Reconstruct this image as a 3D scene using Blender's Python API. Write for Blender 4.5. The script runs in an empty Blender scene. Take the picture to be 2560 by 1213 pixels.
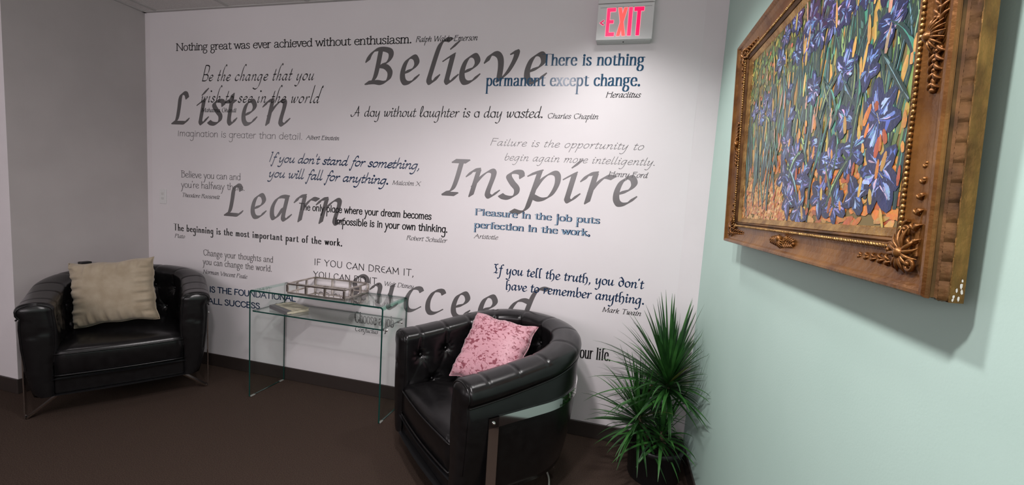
import bpy, bmesh, math, random
from mathutils import Vector, Matrix
C = bpy.context.scene.collection
SC = bpy.context.scene
PI = math.pi
# ------------------------------------------------------------------ camera
D, EYE = 2.32, 1.285                       # camera distance from the lettered wall, eye height
XR, XL, ZC = .442, -3.291, 2.44            # right wall, left wall, ceiling
YC = -.715                                 # outer corner of the left wall
F_PX = 1050.8
cam = bpy.data.cameras.new('camera'); co = bpy.data.objects.new('camera', cam); C.objects.link(co)
cam.sensor_fit = 'HORIZONTAL'; cam.sensor_width = 36.0; cam.lens = F_PX/2560*36.0; cam.clip_start = .02
yaw, pit, rol = [math.radians(a) for a in (-13.77, -5.33, 3.65)]
fw = Vector((math.sin(yaw)*math.cos(pit), math.cos(yaw)*math.cos(pit), math.sin(pit)))
r0 = Vector((math.cos(yaw), -math.sin(yaw), 0)); u0 = r0.cross(fw)
rt = r0*math.cos(rol)+u0*math.sin(rol); up = -r0*math.sin(rol)+u0*math.cos(rol)
co.matrix_world = Matrix(((rt.x, up.x, -fw.x, 0), (rt.y, up.y, -fw.y, -D), (rt.z, up.z, -fw.z, EYE), (0, 0, 0, 1)))
SC.camera = co
# ------------------------------------------------------------------ world, lamps, exposure
w = bpy.data.worlds.new('world'); SC.world = w; w.use_nodes = True
w.node_tree.nodes['Background'].inputs[0].default_value = (.9, .93, 1, 1)
w.node_tree.nodes['Background'].inputs[1].default_value = .05
SC.view_settings.view_transform = 'Standard'; SC.view_settings.look = 'None'
SC.view_settings.exposure = 0; SC.view_settings.gamma = 1; SC.view_settings.use_curve_mapping = False
def spot(name, loc, power, half, rad, blend, col=(1, .95, .9), aim=(0, 0, -1)):
    l = bpy.data.lights.new(name, 'SPOT'); l.energy = power; l.spot_size = 2*math.radians(half); l.spot_blend = blend
    l.shadow_soft_size = rad; l.color = col
    o = bpy.data.objects.new(name, l); C.objects.link(o); o.location = loc
    o.rotation_euler = Vector(aim).to_track_quat('-Z', 'Y').to_euler(); return o
def area(name, loc, sx, sy, power, col=(1, .97, .93), aim=(0, 0, -1)):
    l = bpy.data.lights.new(name, 'AREA'); l.shape = 'RECTANGLE'; l.size = sx; l.size_y = sy; l.energy = power; l.color = col
    o = bpy.data.objects.new(name, l); C.objects.link(o); o.location = loc
    o.rotation_euler = Vector(aim).to_track_quat('-Z', 'Y').to_euler(); return o
spot('downlight_by_exit', (-.10, -.46, 2.425), 34, 64, .10, .7, (1, .98, .97))
spot('downlight_middle', (-.53, -1.43, 2.425), 80, 80, .07, .6, (1, .93, .945))
spot('downlight_left', (-2.57, -1.42, 2.425), 9, 78, .07, .6, (1, .915, .935))
spot('near_fill', (-.44, -2.15, 2.425), 104, 80, .07, .6, (1, .935, .945))  # added fill spot, brightens the near part of the mint wall
area('rear_fill', (-1.4, -5.05, 1.95), 4.6, .85, 58, (1, .92, .955), (0, 1, -.05))  # added soft fill in front of the plain rear wall, no window there
area('side_fill', (-5.5, -3.0, 1.5), 2.0, 1.6, 12, (1, .925, .95), (1, .3, 0))  # added weak fill from the left, the wall there has no opening
# ------------------------------------------------------------------ helpers
def mat(name, col, rough=.5, metal=0, spec=.5, coat=0, **kw):
    m = bpy.data.materials.new(name); m.use_nodes = True
    b = m.node_tree.nodes['Principled BSDF']
    b.inputs['Base Color'].default_value = (*col, 1); b.inputs['Roughness'].default_value = rough
    b.inputs['Metallic'].default_value = metal; b.inputs['Specular IOR Level'].default_value = spec
    b.inputs['Coat Weight'].default_value = coat
    for k, v in kw.items(): b.inputs[k.replace('_', ' ')].default_value = v
    return m
def noise_mix(m, c1, c2, scale, detail=4, lo=.35, hi=.65, bump=0, bscale=None, stretch=(1, 1, 1), dist=.02, distortion=0):
    nt = m.node_tree; b = nt.nodes['Principled BSDF']
    tc = nt.nodes.new('ShaderNodeTexCoord'); mp = nt.nodes.new('ShaderNodeMapping'); mp.inputs['Scale'].default_value = stretch
    nt.links.new(tc.outputs['Object'], mp.inputs[0])
    n = nt.nodes.new('ShaderNodeTexNoise'); n.inputs['Scale'].default_value = scale; n.inputs['Detail'].default_value = detail
    n.inputs['Distortion'].default_value = distortion
    nt.links.new(mp.outputs[0], n.inputs['Vector'])
    r = nt.nodes.new('ShaderNodeValToRGB'); r.color_ramp.elements[0].position = lo; r.color_ramp.elements[1].position = hi
    r.color_ramp.elements[0].color = (*c1, 1); r.color_ramp.elements[1].color = (*c2, 1)
    nt.links.new(n.outputs['Fac'], r.inputs[0]); nt.links.new(r.outputs[0], b.inputs['Base Color'])
    if bump:
        n2 = nt.nodes.new('ShaderNodeTexNoise'); n2.inputs['Scale'].default_value = bscale or scale; n2.inputs['Detail'].default_value = 3
        nt.links.new(mp.outputs[0], n2.inputs['Vector'])
        bp = nt.nodes.new('ShaderNodeBump'); bp.inputs['Strength'].default_value = bump; bp.inputs['Distance'].default_value = dist
        nt.links.new(n2.outputs['Fac'], bp.inputs['Height']); nt.links.new(bp.outputs[0], b.inputs['Normal'])
    return m
class MB:
    def __init__(s): s.v = []; s.f = []; s.m = []; s.c = []
    def face(s, pts, mi=0, col=None):
        i = len(s.v); s.v += [tuple(p) for p in pts]; s.f.append(tuple(range(i, i+len(pts)))); s.m.append(mi); s.c.append(col)
    def grid(s, rows, mi=0, closed_u=False, closed_v=False, flip=False):
        i = len(s.v); n = len(rows); k = len(rows[0])
        for r in rows: s.v += [tuple(p) for p in r]
        for a in range(n if closed_u else n-1):
            for b in range(k if closed_v else k-1):
                q = (i+a*k+b, i+a*k+(b+1) % k, i+((a+1) % n)*k+(b+1) % k, i+((a+1) % n)*k+b)
                s.f.append(q[::-1] if flip else q); s.m.append(mi); s.c.append(None)
    def box(s, a, b, mi=0, M=None):
        x0, y0, z0 = a; x1, y1, z1 = b
        p = [(x0, y0, z0), (x1, y0, z0), (x1, y1, z0), (x0, y1, z0), (x0, y0, z1), (x1, y0, z1), (x1, y1, z1), (x0, y1, z1)]
        if M is not None: p = [tuple(M @ Vector(q)) for q in p]
        i = len(s.v); s.v += p
        for f in ((0, 3, 2, 1), (4, 5, 6, 7), (0, 1, 5, 4), (1, 2, 6, 5), (2, 3, 7, 6), (3, 0, 4, 7)):
            s.f.append(tuple(i+j for j in f)); s.m.append(mi); s.c.append(None)
    def tube(s, pts, rad, n=8, mi=0, caps=True, flat=1.0):
        pts = [Vector(p) for p in pts]; R = rad if isinstance(rad, (list, tuple)) else [rad]*len(pts)
        rows = []; nprev = None
        for i, p in enumerate(pts):
            t = (pts[min(i+1, len(pts)-1)]-pts[max(i-1, 0)])
            t = t.normalized() if t.length > 1e-9 else Vector((0, 0, 1))
            if nprev is None:
                a = Vector((0, 0, 1)) if abs(t.z) < .9 else Vector((1, 0, 0)); nn = t.cross(a).normalized()
            else:
                nn = nprev-t*nprev.dot(t); nn = nn.normalized() if nn.length > 1e-6 else t.orthogonal().normalized()
            nprev = nn; b = t.cross(nn)
            rows.append([p+(nn*math.cos(2*PI*k/n)*flat+b*math.sin(2*PI*k/n))*R[i] for k in range(n)])
        s.grid(rows, mi, closed_v=True)
        if caps: s.face(rows[0][::-1], mi); s.face(rows[-1], mi)
    def ball(s, c, r, n=8, k=6, mi=0, sc=(1, 1, 1)):
        rows = []
        for i in range(k+1):
            a = PI*i/k-PI/2
            rows.append([(c[0]+r*sc[0]*math.cos(a)*math.cos(2*PI*j/n), c[1]+r*sc[1]*math.cos(a)*math.sin(2*PI*j/n), c[2]+r*sc[2]*math.sin(a)) for j in range(n)])
        s.grid(rows, mi, closed_v=True)
    def lathe(s, prof, n=32, mi=0, c=(0, 0, 0)):
        s.grid([[(c[0]+r*math.cos(2*PI*j/n), c[1]+r*math.sin(2*PI*j/n), c[2]+z) for j in range(n)] for r, z in prof], mi, closed_v=True)
    def build(s, name, mats, parent=None, smooth=False, weld=0, bevel=0, seg=2, loc=None):
        me = bpy.data.meshes.new(name); me.from_pydata(s.v, [], s.f)
        for m in (mats if isinstance(mats, (list, tuple)) else [mats]): me.materials.append(m)
        me.polygons.foreach_set('material_index', s.m)
        if any(c is not None for c in s.c):
            at = me.color_attributes.new('paint', 'FLOAT_COLOR', 'CORNER'); k = 0
            for p, c in zip(me.polygons, s.c):
                for _ in p.loop_indices: at.data[k].color = (*(c or (.5, .5, .5)), 1); k += 1
        if weld:
            b = bmesh.new(); b.from_mesh(me); bmesh.ops.remove_doubles(b, verts=b.verts, dist=weld)
            bmesh.ops.recalc_face_normals(b, faces=b.faces); b.to_mesh(me); b.free()
        if smooth: me.polygons.foreach_set('use_smooth', [True]*len(me.polygons))
        me.update()
        o = bpy.data.objects.new(name, me); C.objects.link(o)
        if parent: o.parent = parent
        if loc: o.location = loc
        if bevel:
            md = o.modifiers.new('bevel', 'BEVEL'); md.width = bevel; md.segments = seg; md.limit_method = 'ANGLE'
        return o
def tag(o, label, cat, group=None, kind=None):
    o['label'] = label; o['category'] = cat
    if group: o['group'] = group
    if kind: o['kind'] = kind
    return o
def thing(name, label, cat, loc=(0, 0, 0), rz=0, group=None):
    o = bpy.data.objects.new(name, None); C.objects.link(o); o.empty_display_size = .1
    o.location = loc; o.rotation_euler = (0, 0, rz); return tag(o, label, cat, group)
def struct(o, label=None):
    o['kind'] = 'structure'
    if label: o['label'] = label
    return o
def cr(pts, n=6):                                   # Catmull-Rom through points, any dimension
    if len(pts) < 3: return [tuple(p) for p in pts]
    P = [tuple(2*a-b for a, b in zip(pts[0], pts[1]))]+[tuple(p) for p in pts]+[tuple(2*a-b for a, b in zip(pts[-1], pts[-2]))]
    out = []
    for i in range(1, len(P)-2):
        for k in range(n):
            t = k/n
            out.append(tuple(.5*(2*b+(c-a)*t+(2*a-5*b+4*c-d)*t*t+(3*b-a-3*c+d)*t**3) for a, b, c, d in zip(P[i-1], P[i], P[i+1], P[i+2])))
    return out+[tuple(P[-2])]
def sm(a, b, x):
    t = min(1, max(0, (x-a)/(b-a))); return t*t*(3-2*t)
# ------------------------------------------------------------------ materials
M_wall = noise_mix(mat('white_wall_paint', (.8, .77, .78), .55, spec=.3), (.785, .735, .755), (.81, .757, .777), 6, bump=.05, bscale=260, dist=.002)
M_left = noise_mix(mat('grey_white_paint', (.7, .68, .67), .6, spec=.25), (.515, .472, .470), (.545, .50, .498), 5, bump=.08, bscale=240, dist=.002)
M_mint = noise_mix(mat('mint_wall_paint', (.55, .72, .64), .55, spec=.3), (.525, .725, .645), (.545, .745, .665), 4, bump=.08, bscale=220, dist=.002)
M_base = mat('dark_brown_vinyl', (.035, .026, .023), .45)
M_ceil = noise_mix(mat('ceiling_tile', (.6, .58, .56), .9, spec=.1), (.66, .63, .62), (.78, .75, .74), 160, bump=.3, bscale=150, dist=.003)
M_grid = mat('ceiling_grid', (.52, .50, .49), .6)
M_carpet = noise_mix(mat('brown_carpet', (.1, .075, .06), .95, spec=.05), (.040, .0265, .0205), (.092, .065, .052), 260, 5, .3, .7, bump=.7, bscale=420, dist=.006)
M_leather = noise_mix(mat('black_leather', (.012, .011, .012), .25, spec=.46), (.005, .0045, .005), (.009, .0085, .009), 30, bump=.12, bscale=320, dist=.002)
M_chrome = mat('polished_chrome', (.82, .82, .82), .06, metal=1)
M_steel = mat('brushed_steel', (.62, .58, .54), .22, metal=1)
M_black = mat('black_plastic', (.012, .012, .013), .35)
M_white = mat('white_plastic', (.78, .77, .77), .4)
# ------------------------------------------------------------------ lettering: pen strokes on a x-height = 1, cap height = 2 grid
R = {  # upright small letters: width | strokes ; @x,y = dot | serifs
'a': '.92|.12,.76 .2,.94 .42,1 .62,.9 .68,.66 .68,.2 .74,.03 .9,.05;.68,.6 .42,.53 .15,.42 .07,.2 .18,.03 .36,0 .56,.1 .68,.32',
'b': '.96|.15,2 .15,.02;.15,.66 .28,.92 .5,1 .76,.84 .85,.5 .76,.16 .5,0 .28,.07 .15,.32|.15,2,h',
'c': '.84|.74,.78 .62,.96 .46,1 .18,.84 .08,.5 .18,.16 .46,0 .64,.05 .79,.24',
'd': '.98|.78,2 .78,.02;.78,.66 .65,.92 .44,1 .17,.84 .08,.5 .17,.16 .42,0 .64,.07 .78,.32|.78,2,h;.78,0,r',
'e': '.88|.1,.56 .79,.56;.79,.56 .72,.86 .46,1 .18,.84 .08,.5 .18,.16 .46,0 .66,.04 .8,.22',
'f': '.56|.64,1.84 .56,1.98 .42,1.94 .3,1.7 .28,1.4 .28,0;.04,1 .56,1|.28,0,f',
'g': '.94|.77,1 .77,-.5 .68,-.85 .42,-1 .2,-.94 .1,-.76;.77,.66 .64,.92 .44,1 .16,.84 .08,.5 .16,.16 .42,0 .64,.08 .77,.32',
'h': '.94|.15,2 .15,0;.15,.6 .28,.88 .5,1 .7,.9 .77,.62 .77,0|.15,2,h;.15,0,f;.77,0,f',
'i': '.4|.2,1 .2,0;@.2,1.55|.2,1,h;.2,0,f',
'j': '.4|.24,1 .24,-.6 .14,-.92 -.06,-.96;@.24,1.55|.24,1,h',
'k': '.88|.15,2 .15,0;.7,1 .15,.42;.34,.6 .8,0|.15,2,h;.15,0,f;.8,0,f;.68,1,f',
'l': '.4|.2,2 .2,0|.2,2,h;.2,0,f',
'm': '1.4|.15,1 .15,0;.15,.62 .26,.9 .44,1 .6,.9 .66,.62 .66,0;.66,.62 .78,.9 .96,1 1.12,.9 1.18,.62 1.18,0|.15,1,h;.15,0,f;.66,0,f;1.18,0,f',
'n': '.94|.15,1 .15,0;.15,.6 .28,.88 .5,1 .7,.9 .77,.62 .77,0|.15,1,h;.15,0,f;.77,0,f',
'o': '.94|.46,1 .18,.86 .08,.5 .18,.14 .46,0 .75,.14 .85,.5 .75,.86 .46,1',
'p': '.96|.15,1 .15,-1;.15,.66 .28,.92 .5,1 .76,.84 .85,.5 .76,.16 .5,0 .28,.07 .15,.32|.15,1,h;.15,-1,f',
'r': '.66|.15,1 .15,0;.15,.56 .28,.86 .44,1 .62,.93|.15,1,h;.15,0,f',
's': '.74|.62,.8 .52,.96 .36,1 .16,.9 .14,.7 .32,.55 .54,.42 .64,.22 .52,.04 .34,0 .16,.06 .08,.24',
't': '.64|.28,1.42 .28,.3 .34,.06 .5,0 .64,.12;.04,1 .58,1',
'u': '.94|.14,1 .14,.38 .22,.1 .42,0 .64,.12 .77,.4;.77,1 .77,0|.14,1,h;.77,1,h;.77,0,r',
'v': '.82|.04,1 .4,0;.4,0 .77,1|.04,1,f;.77,1,f',
'w': '1.24|.04,1 .34,0;.34,0 .62,.98;.62,.98 .9,0;.9,0 1.2,1|.04,1,f;1.2,1,f',
'x': '.84|.06,1 .76,0;.74,1 .06,0|.06,1,f;.74,1,f;.06,0,f;.76,0,f',
'y': '.84|.04,1 .42,0;.8,1 .42,0 .26,-.55 .14,-.88 -.04,-.92|.04,1,f;.8,1,f',
',': '.38|.17,.1 .2,-.1 .08,-.34', '.': '.36|@.16,.08', "'": '.32|.16,2 .12,1.55',
'A': '1.42|.04,0 .7,2;.7,2 1.36,0;.3,.72 1.1,.72|.04,0,f;1.36,0,f',
'B': '1.2|.18,2 .18,0;.18,2 .68,1.98 .98,1.82 .98,1.3 .68,1.08 .18,1.06;.68,1.08 1.06,.92 1.1,.3 .74,.02 .18,0|.18,2,L;.18,0,L',
'C': '1.36|1.26,1.56 1.08,1.88 .76,2 .34,1.75 .12,1 .34,.25 .76,0 1.08,.12 1.28,.46',
'D': '1.42|.18,2 .18,0;.18,2 .66,1.98 1.12,1.7 1.32,1 1.12,.3 .66,.02 .18,0|.18,2,L;.18,0,L',
'E': '1.14|.18,2 .18,0;.18,2 1,2;.18,1.04 .86,1.04;.18,0 1.04,0|.18,2,L;.18,0,L',
'F': '1.06|.18,2 .18,0;.18,2 1,2;.18,1.04 .86,1.04|.18,2,L;.18,0,f',
'G': '1.44|1.26,1.6 1.08,1.9 .76,2 .34,1.75 .12,1 .34,.25 .76,0 1.1,.1 1.28,.34;1.28,.34 1.28,.9;.9,.9 1.28,.9',
'H': '1.46|.18,2 .18,0;1.26,2 1.26,0;.18,1.04 1.26,1.04|.18,2,f;.18,0,f;1.26,2,f;1.26,0,f',
'I': '.48|.24,2 .24,0|.24,2,f;.24,0,f',
'L': '1.06|.18,2 .18,0;.18,0 1.02,0|.18,2,f;.18,0,L',
'M': '1.66|.18,0 .24,2;.24,2 .83,.1;.83,.1 1.42,2;1.42,2 1.48,0|.18,0,f;1.48,0,f;.24,2,L;1.42,2,r',
'N': '1.46|.18,0 .18,2;.18,2 1.26,0;1.26,0 1.26,2|.18,0,f;.18,2,L;1.26,2,f',
'O': '1.5|.75,2 .3,1.75 .1,1 .3,.25 .75,0 1.2,.25 1.4,1 1.2,1.75 .75,2',
'P': '1.14|.18,2 .18,0;.18,2 .7,1.98 1.04,1.76 1.04,1.22 .7,.98 .18,.96|.18,2,L;.18,0,f',
'R': '1.26|.18,2 .18,0;.18,2 .7,1.98 1.02,1.78 1.02,1.28 .7,1.06 .18,1.04;.6,1.04 1.2,0|.18,2,L;.18,0,f;1.2,0,r',
'S': '1.06|.9,1.6 .78,1.88 .52,2 .2,1.85 .16,1.45 .46,1.14 .82,.86 .94,.5 .82,.14 .5,0 .22,.1 .08,.42',
'T': '1.24|.62,2 .62,0;.04,2 1.2,2|.62,0,f',
'U': '1.42|.18,2 .18,.7 .32,.18 .7,0 1.08,.18 1.22,.7 1.22,2|.18,2,f;1.22,2,f',
'V': '1.36|.04,2 .68,0;.68,0 1.32,2|.04,2,f;1.32,2,f',
'W': '1.9|.04,2 .5,0;.5,0 .95,1.9;.95,1.9 1.4,0;1.4,0 1.86,2|.04,2,f;1.86,2,f',
'X': '1.36|.08,2 1.28,0;1.26,2 .06,0|.08,2,f;1.26,2,f;.06,0,f;1.28,0,f',
'Y': '1.28|.04,2 .64,1;1.24,2 .64,1 .64,0|.04,2,f;1.24,2,f;.64,0,f',
}
G2 = '.92|.4,1 .17,.9 .12,.67 .2,.44 .42,.36 .66,.46 .7,.69 .62,.9 .4,1;.64,.9 .76,.99 .9,.95;.24,.42 .13,.26 .22,.1 .6,.02 .79,-.2 .7,-.52 .4,-.66 .13,-.54 .08,-.3 .26,.06'
IT = {  # cursive forms, upright before slanting
'a': '.94|.72,.88 .5,1 .24,.86 .08,.45 .15,.07 .33,.02 .56,.3 .72,.75;.75,1 .66,.3 .7,.04 .8,.02 .94,.2',
'b': '.84|.18,2 .13,.5 .2,.08 .4,0 .66,.2 .76,.6 .64,.95 .46,.96 .26,.75 .14,.4',
'c': '.76|.7,.8 .6,.98 .44,1 .2,.82 .08,.42 .18,.08 .38,0 .58,.06 .76,.24',
'd': '.94|.72,.88 .5,1 .24,.86 .08,.45 .15,.07 .33,.02 .56,.3 .72,.75;.78,2 .67,.3 .71,.04 .82,.02 .94,.2',
'e': '.76|.12,.46 .4,.5 .62,.64 .67,.82 .56,.98 .42,1 .2,.82 .08,.42 .18,.08 .38,0 .58,.06 .76,.24',
'f': '.62|.8,1.84 .7,2 .52,1.88 .42,1.4 .26,-.3 .12,-.85 -.02,-1 -.14,-.88;.1,1 .64,1',
'g': '.92|.72,.88 .5,1 .24,.86 .08,.45 .15,.07 .33,.02 .56,.3 .72,.75;.75,1 .64,-.4 .5,-.85 .26,-1 .04,-.86',
'h': '.92|.2,2 .14,0;.16,.4 .34,.8 .54,1 .7,.92 .72,.7 .66,.2 .72,.02 .82,.04 .94,.2',
'i': '.46|.05,.78 .17,.98 .22,.88 .16,.2 .22,.02 .33,.04 .46,.22;@.27,1.5',
'j': '.46|.22,1 .12,-.5 .0,-.9 -.16,-1 -.28,-.9;@.27,1.5',
'k': '.82|.2,2 .14,0;.16,.4 .4,.7 .62,.98 .7,.84 .5,.6 .24,.5;.34,.52 .52,.16 .64,0 .82,.12',
'l': '.44|.2,2 .14,.25 .2,.02 .32,.04 .44,.22',
'm': '1.38|.05,.8 .17,.98 .22,.85 .14,0;.16,.4 .34,.8 .5,1 .64,.92 .66,.7 .6,0;.62,.4 .8,.8 .98,1 1.12,.92 1.14,.7 1.08,.2 1.14,.02 1.26,.04 1.38,.2',
'n': '.94|.05,.8 .17,.98 .22,.85 .14,0;.16,.4 .34,.8 .54,1 .7,.92 .72,.7 .66,.2 .72,.02 .82,.04 .94,.2',
'o': '.84|.46,1 .22,.86 .08,.45 .16,.1 .38,0 .62,.16 .76,.58 .66,.92 .46,1',
'p': '.84|.05,.8 .17,.98 .22,.9 .1,-1;.18,.5 .36,.85 .56,1 .74,.86 .76,.55 .62,.15 .42,0 .18,.1',
'r': '.66|.05,.8 .17,.98 .22,.85 .14,0;.16,.4 .32,.78 .5,1 .66,.93',
's': '.66|.6,.8 .5,.97 .34,1 .18,.9 .18,.72 .34,.54 .52,.38 .56,.2 .46,.04 .28,0 .12,.06 .04,.22',
't': '.5|.26,1.5 .15,.25 .2,.02 .34,.02 .48,.2;.02,1 .5,1',
'u': '.94|.05,.8 .17,.98 .2,.85 .14,.3 .2,.04 .34,.02 .54,.3 .7,.7;.74,1 .66,.25 .72,.02 .82,.04 .94,.2',
'v': '.76|.05,.84 .17,1 .24,.85 .32,.05;.32,.05 .56,.4 .72,.8 .64,1',
'w': '1.16|.05,.84 .17,1 .2,.8 .2,.2 .3,.02 .48,.3 .62,.95;.62,.95 .6,.2 .7,.02 .92,.3 1.08,.75 1.0,1',
'x': '.84|.08,.95 .24,.98 .4,.5 .56,.02 .76,.08;.76,.96 .6,.92 .2,.06 .04,.06',
'y': '.9|.05,.8 .17,.98 .2,.85 .14,.3 .2,.04 .34,.02 .54,.3 .72,.78;.75,1 .64,-.4 .48,-.88 .24,-1 .04,-.86',
}
BIG = {  # large pen-drawn words, slant already in the drawing
'B': '1.1|.03,.86 .13,1.06 .36,1.26 .69,1.29 1,1.2 1.03,.98 .86,.77 .58,.67;.58,.67 .85,.62 1.02,.42 .95,.15 .7,.03 .4,.06 .06,.04;.6,1.27 .47,.6 .36,.22 .2,.06 .02,.03',
'e': '.78|.16,.41 .47,.52 .64,.72 .59,.92 .45,.98 .22,.83 .08,.5 .07,.2 .18,.03 .36,.03 .52,.11 .68,.27',
'l': '.55|.92,1.54 .76,1.57 .57,1.48 .42,1.2 .17,.4 .1,.13 .17,.02 .3,.08 .45,.26',
'i': '.58|.01,.84 .2,.95 .34,1.02;.32,.98 .16,.3 .12,.1 .2,.02 .33,.1 .49,.26;.3,1.27 .5,1.46',
'v': '1.2|0,.75 .13,.97 .33,1.03 .5,.9 .55,.6 .5,.08;.5,.08 .8,.35 1.05,.78 1.12,1.06 .97,1.04',
'L': '.98|.85,1.12 .78,1.3 .59,1.31 .46,1.13 .38,.7 .28,.28 .17,.1 .02,.05;.04,.05 .45,.05 .72,.06 .87,.2',
's': '.88|.8,.8 .77,.95 .6,.99 .38,.94 .3,.8 .45,.57 .63,.37 .6,.15 .38,.02 .15,.03 .02,.1',
't': '.5|.28,1.24 .11,.4 .08,.12 .17,.02 .3,.08 .42,.22;-.05,.95 .4,.95',
'n': '1.26|.02,.77 .2,.95 .42,1;.43,.95 .17,.02;.25,.4 .55,.75 .85,.97 1.02,.95 1.02,.75 .84,.2 .87,.04 1,.03 1.22,.22',
'a': '1|.84,.96 .57,.97 .3,.86 .08,.53 .04,.2 .12,.03 .32,.12 .6,.5;.8,.92 .61,.18 .64,.02 .76,.03 .95,.2',
'r': '1.15|.02,.8 .2,1 .46,1.06;.45,1 .22,.02;.3,.4 .5,.68 .8,.95 1.08,.93',
'I': '1|.42,1.29 .98,1.29;.74,1.28 .56,.6 .42,.24 .25,.1 .06,.05;.06,.03 .56,.03',
'p': '1.15|0,.9 .2,.98 .4,1.04;.36,1 .06,-.04 -.06,-.35 -.3,-.5 -.6,-.45;.15,.3 .45,.75 .8,1.0 1.02,.94 1.03,.6 .8,.17 .45,.02 .12,.13',
'S': '.9|.78,.95 .73,1.14 .54,1.24 .32,1.18 .17,.98 .21,.75 .42,.58 .6,.4 .54,.14 .29,.02 .07,.07 0,.22',
'u': '1.2|0,.75 .16,.92 .33,.94 .39,.78 .28,.3 .32,.06 .48,.03 .7,.3 .9,.7;.97,.98 .8,.2 .85,.03 1,.04 1.15,.2',
'c': '.75|.72,.86 .66,.96 .5,.98 .28,.88 .08,.54 .05,.2 .16,.03 .38,.04 .63,.18',
'd': '1.05|1.5,1.46 1.26,1.49 1.06,1.37 .88,1 .64,.2 .66,.03 .8,.04 1,.2;.84,.9 .57,.97 .3,.86 .08,.53 .04,.2 .12,.03 .32,.12 .6,.5',
}
ROUND = lambda **k: dict(dict(set=R, over={}, w=.13, t=.13, ang=0, slant=0, ser=None, rnd=8, sp=0), **k)
one = {'a': '.92|.77,1 .77,0;.77,.66 .64,.92 .44,1 .16,.84 .08,.5 .16,.16 .42,0 .64,.08 .77,.32'}
STY = {
'slab': ROUND(over={'g': G2}, w=.19, t=.14, ser=(.17, .12)),
'auth': ROUND(set=dict(R, **IT), w=.17, t=.06, ang=30, slant=.24, sp=.04, ser=(.14, .05), rnd=0),
'big': ROUND(set=BIG, w=.23, t=.045, ang=33, rnd=0),
'bodoni': ROUND(over={'g': G2}, w=.27, t=.055, ang=0, ser=(.13, .05), rnd=0, sp=.14),
'casual': ROUND(set=dict(R, **dict(IT, **one)), w=.2, t=.09, ang=35, slant=.12, sp=.04, over={'A': '1.3|-.5,.3 -.4,.0 -.1,.0 .3,.6 .74,1.9;.74,2 .84,0;.2,.7 1,.7', 'l': '.6|.1,.2 .4,1.1 .46,1.7 .36,2 .2,1.7 .14,.6 .24,.05 .4,.04 .56,.3'}),
'script': ROUND(set=dict(R, **IT), w=.22, t=.04, ang=48, slant=.3, rnd=0, sp=.16, over={
    'h': '.9|.62,1.88 .5,2.02 .34,1.85 .22,1.4 .14,0;.16,.4 .34,.8 .54,1 .68,.9 .68,.65 .6,.1 .7,.02 .9,.25',
    'd': '.94|.72,.88 .5,1 .24,.86 .08,.45 .15,.07 .33,.02 .56,.3 .72,.75;.98,1.8 .9,1.95 .8,1.6 .67,.3 .71,.04 .82,.02 .94,.2',
    'g': '.94|.72,.88 .5,1 .24,.86 .08,.45 .15,.07 .33,.02 .56,.3 .72,.75;.75,1 .64,-.6 .4,-1.3 0,-1.5 -.4,-1.3'}),
'print': ROUND(w=.12, t=.11, over=dict(one, I='.5|.24,1.5 .24,0'), slant=.06),
'deco': ROUND(w=.13, t=.1, over={'e': '.88|.1,.36 .77,.7;.77,.7 .68,.92 .46,1 .18,.84 .08,.5 .18,.16 .46,0 .66,.04 .8,.22', 'B': '1.1|.18,2 .18,0;.04,1.98 .6,1.9 .84,1.6 .8,1.3 .5,1.12 .18,1.1;.5,1.12 .94,.8 .94,.3 .6,.02 .1,0'}),
'brush': ROUND(set=dict(R, **IT), w=.31, t=.15, ang=60, slant=.3, over={'f': '.6|.86,1.7 .76,1.98 .56,1.9 .42,1.4 .3,.4 .2,-.7 .1,-.95 .0,-.7;.2,1 .64,1.04', 'I': '.5|.3,2 .2,1 .12,0;.12,2 .34,2'}),
'comic': ROUND(w=.25, t=.21, over=one, slant=.04, sp=.05),
'nouveau': ROUND(w=.34, t=.08, ang=0, ser=(.08, .04), rnd=0, sp=.34),
'garamond': ROUND(over={'g': G2}, w=.17, t=.08, ang=20, ser=(.12, .05), rnd=0, sp=.1),
'caps': ROUND(w=.40, t=.33, ser=(.03, .03), sp=.05),
'papyrus': ROUND(w=.24, t=.17, ang=30, sp=.2, over={'A': '1.3|.04,0 .8,2;.7,1.8 1.3,0;.0,.5 1.1,.8', 'E': '1.0|.9,1.9 .4,1.8 .14,1.1 .3,.3 .96,.05;.2,1.05 .8,1.1', 'M': '1.6|.2,0 .24,1.8;.04,2 .8,.6;.8,.6 1.34,2;1.34,2 1.5,0'}),
'onyx': ROUND(w=.31, t=.06, ang=0, ser=(.10, .05), rnd=0, sp=.14),
'hand': ROUND(set=dict(R, **IT), w=.12, t=.08, ang=40, slant=.36, sp=.1),
'inline': ROUND(w=.40, t=.11, ang=0, ser=(.12, .06), rnd=0, sp=.1),
'black': ROUND(set=dict(R, **IT), w=.235, t=.065, ang=40, rnd=0, sp=.06, over={
    'h': '.92|.5,2 .3,1.95 .18,1.7 .16,.1 .3,0;.16,.6 .4,.95 .6,.98 .74,.7 .72,.1 .55,-.3 .42,-.4',
    'I': '.8|.1,1.95 .3,1.85 .5,1.98 .7,2;.4,1.9 .3,1.2 .5,.7 .36,.1;.06,.02 .3,.12 .5,.0 .7,.08',
    'l': '.5|.46,1.9 .3,2 .2,1.8 .16,.1 .34,0', 'o': '.84|.4,1 .14,.8 .12,.2 .4,0 .7,.2 .72,.8 .4,1',
    'd': '.9|.16,1.75 .4,1.9 .7,1.2 .74,.4 .4,0 .12,.3 .16,.8 .42,1 .7,.8'}),
}
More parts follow.
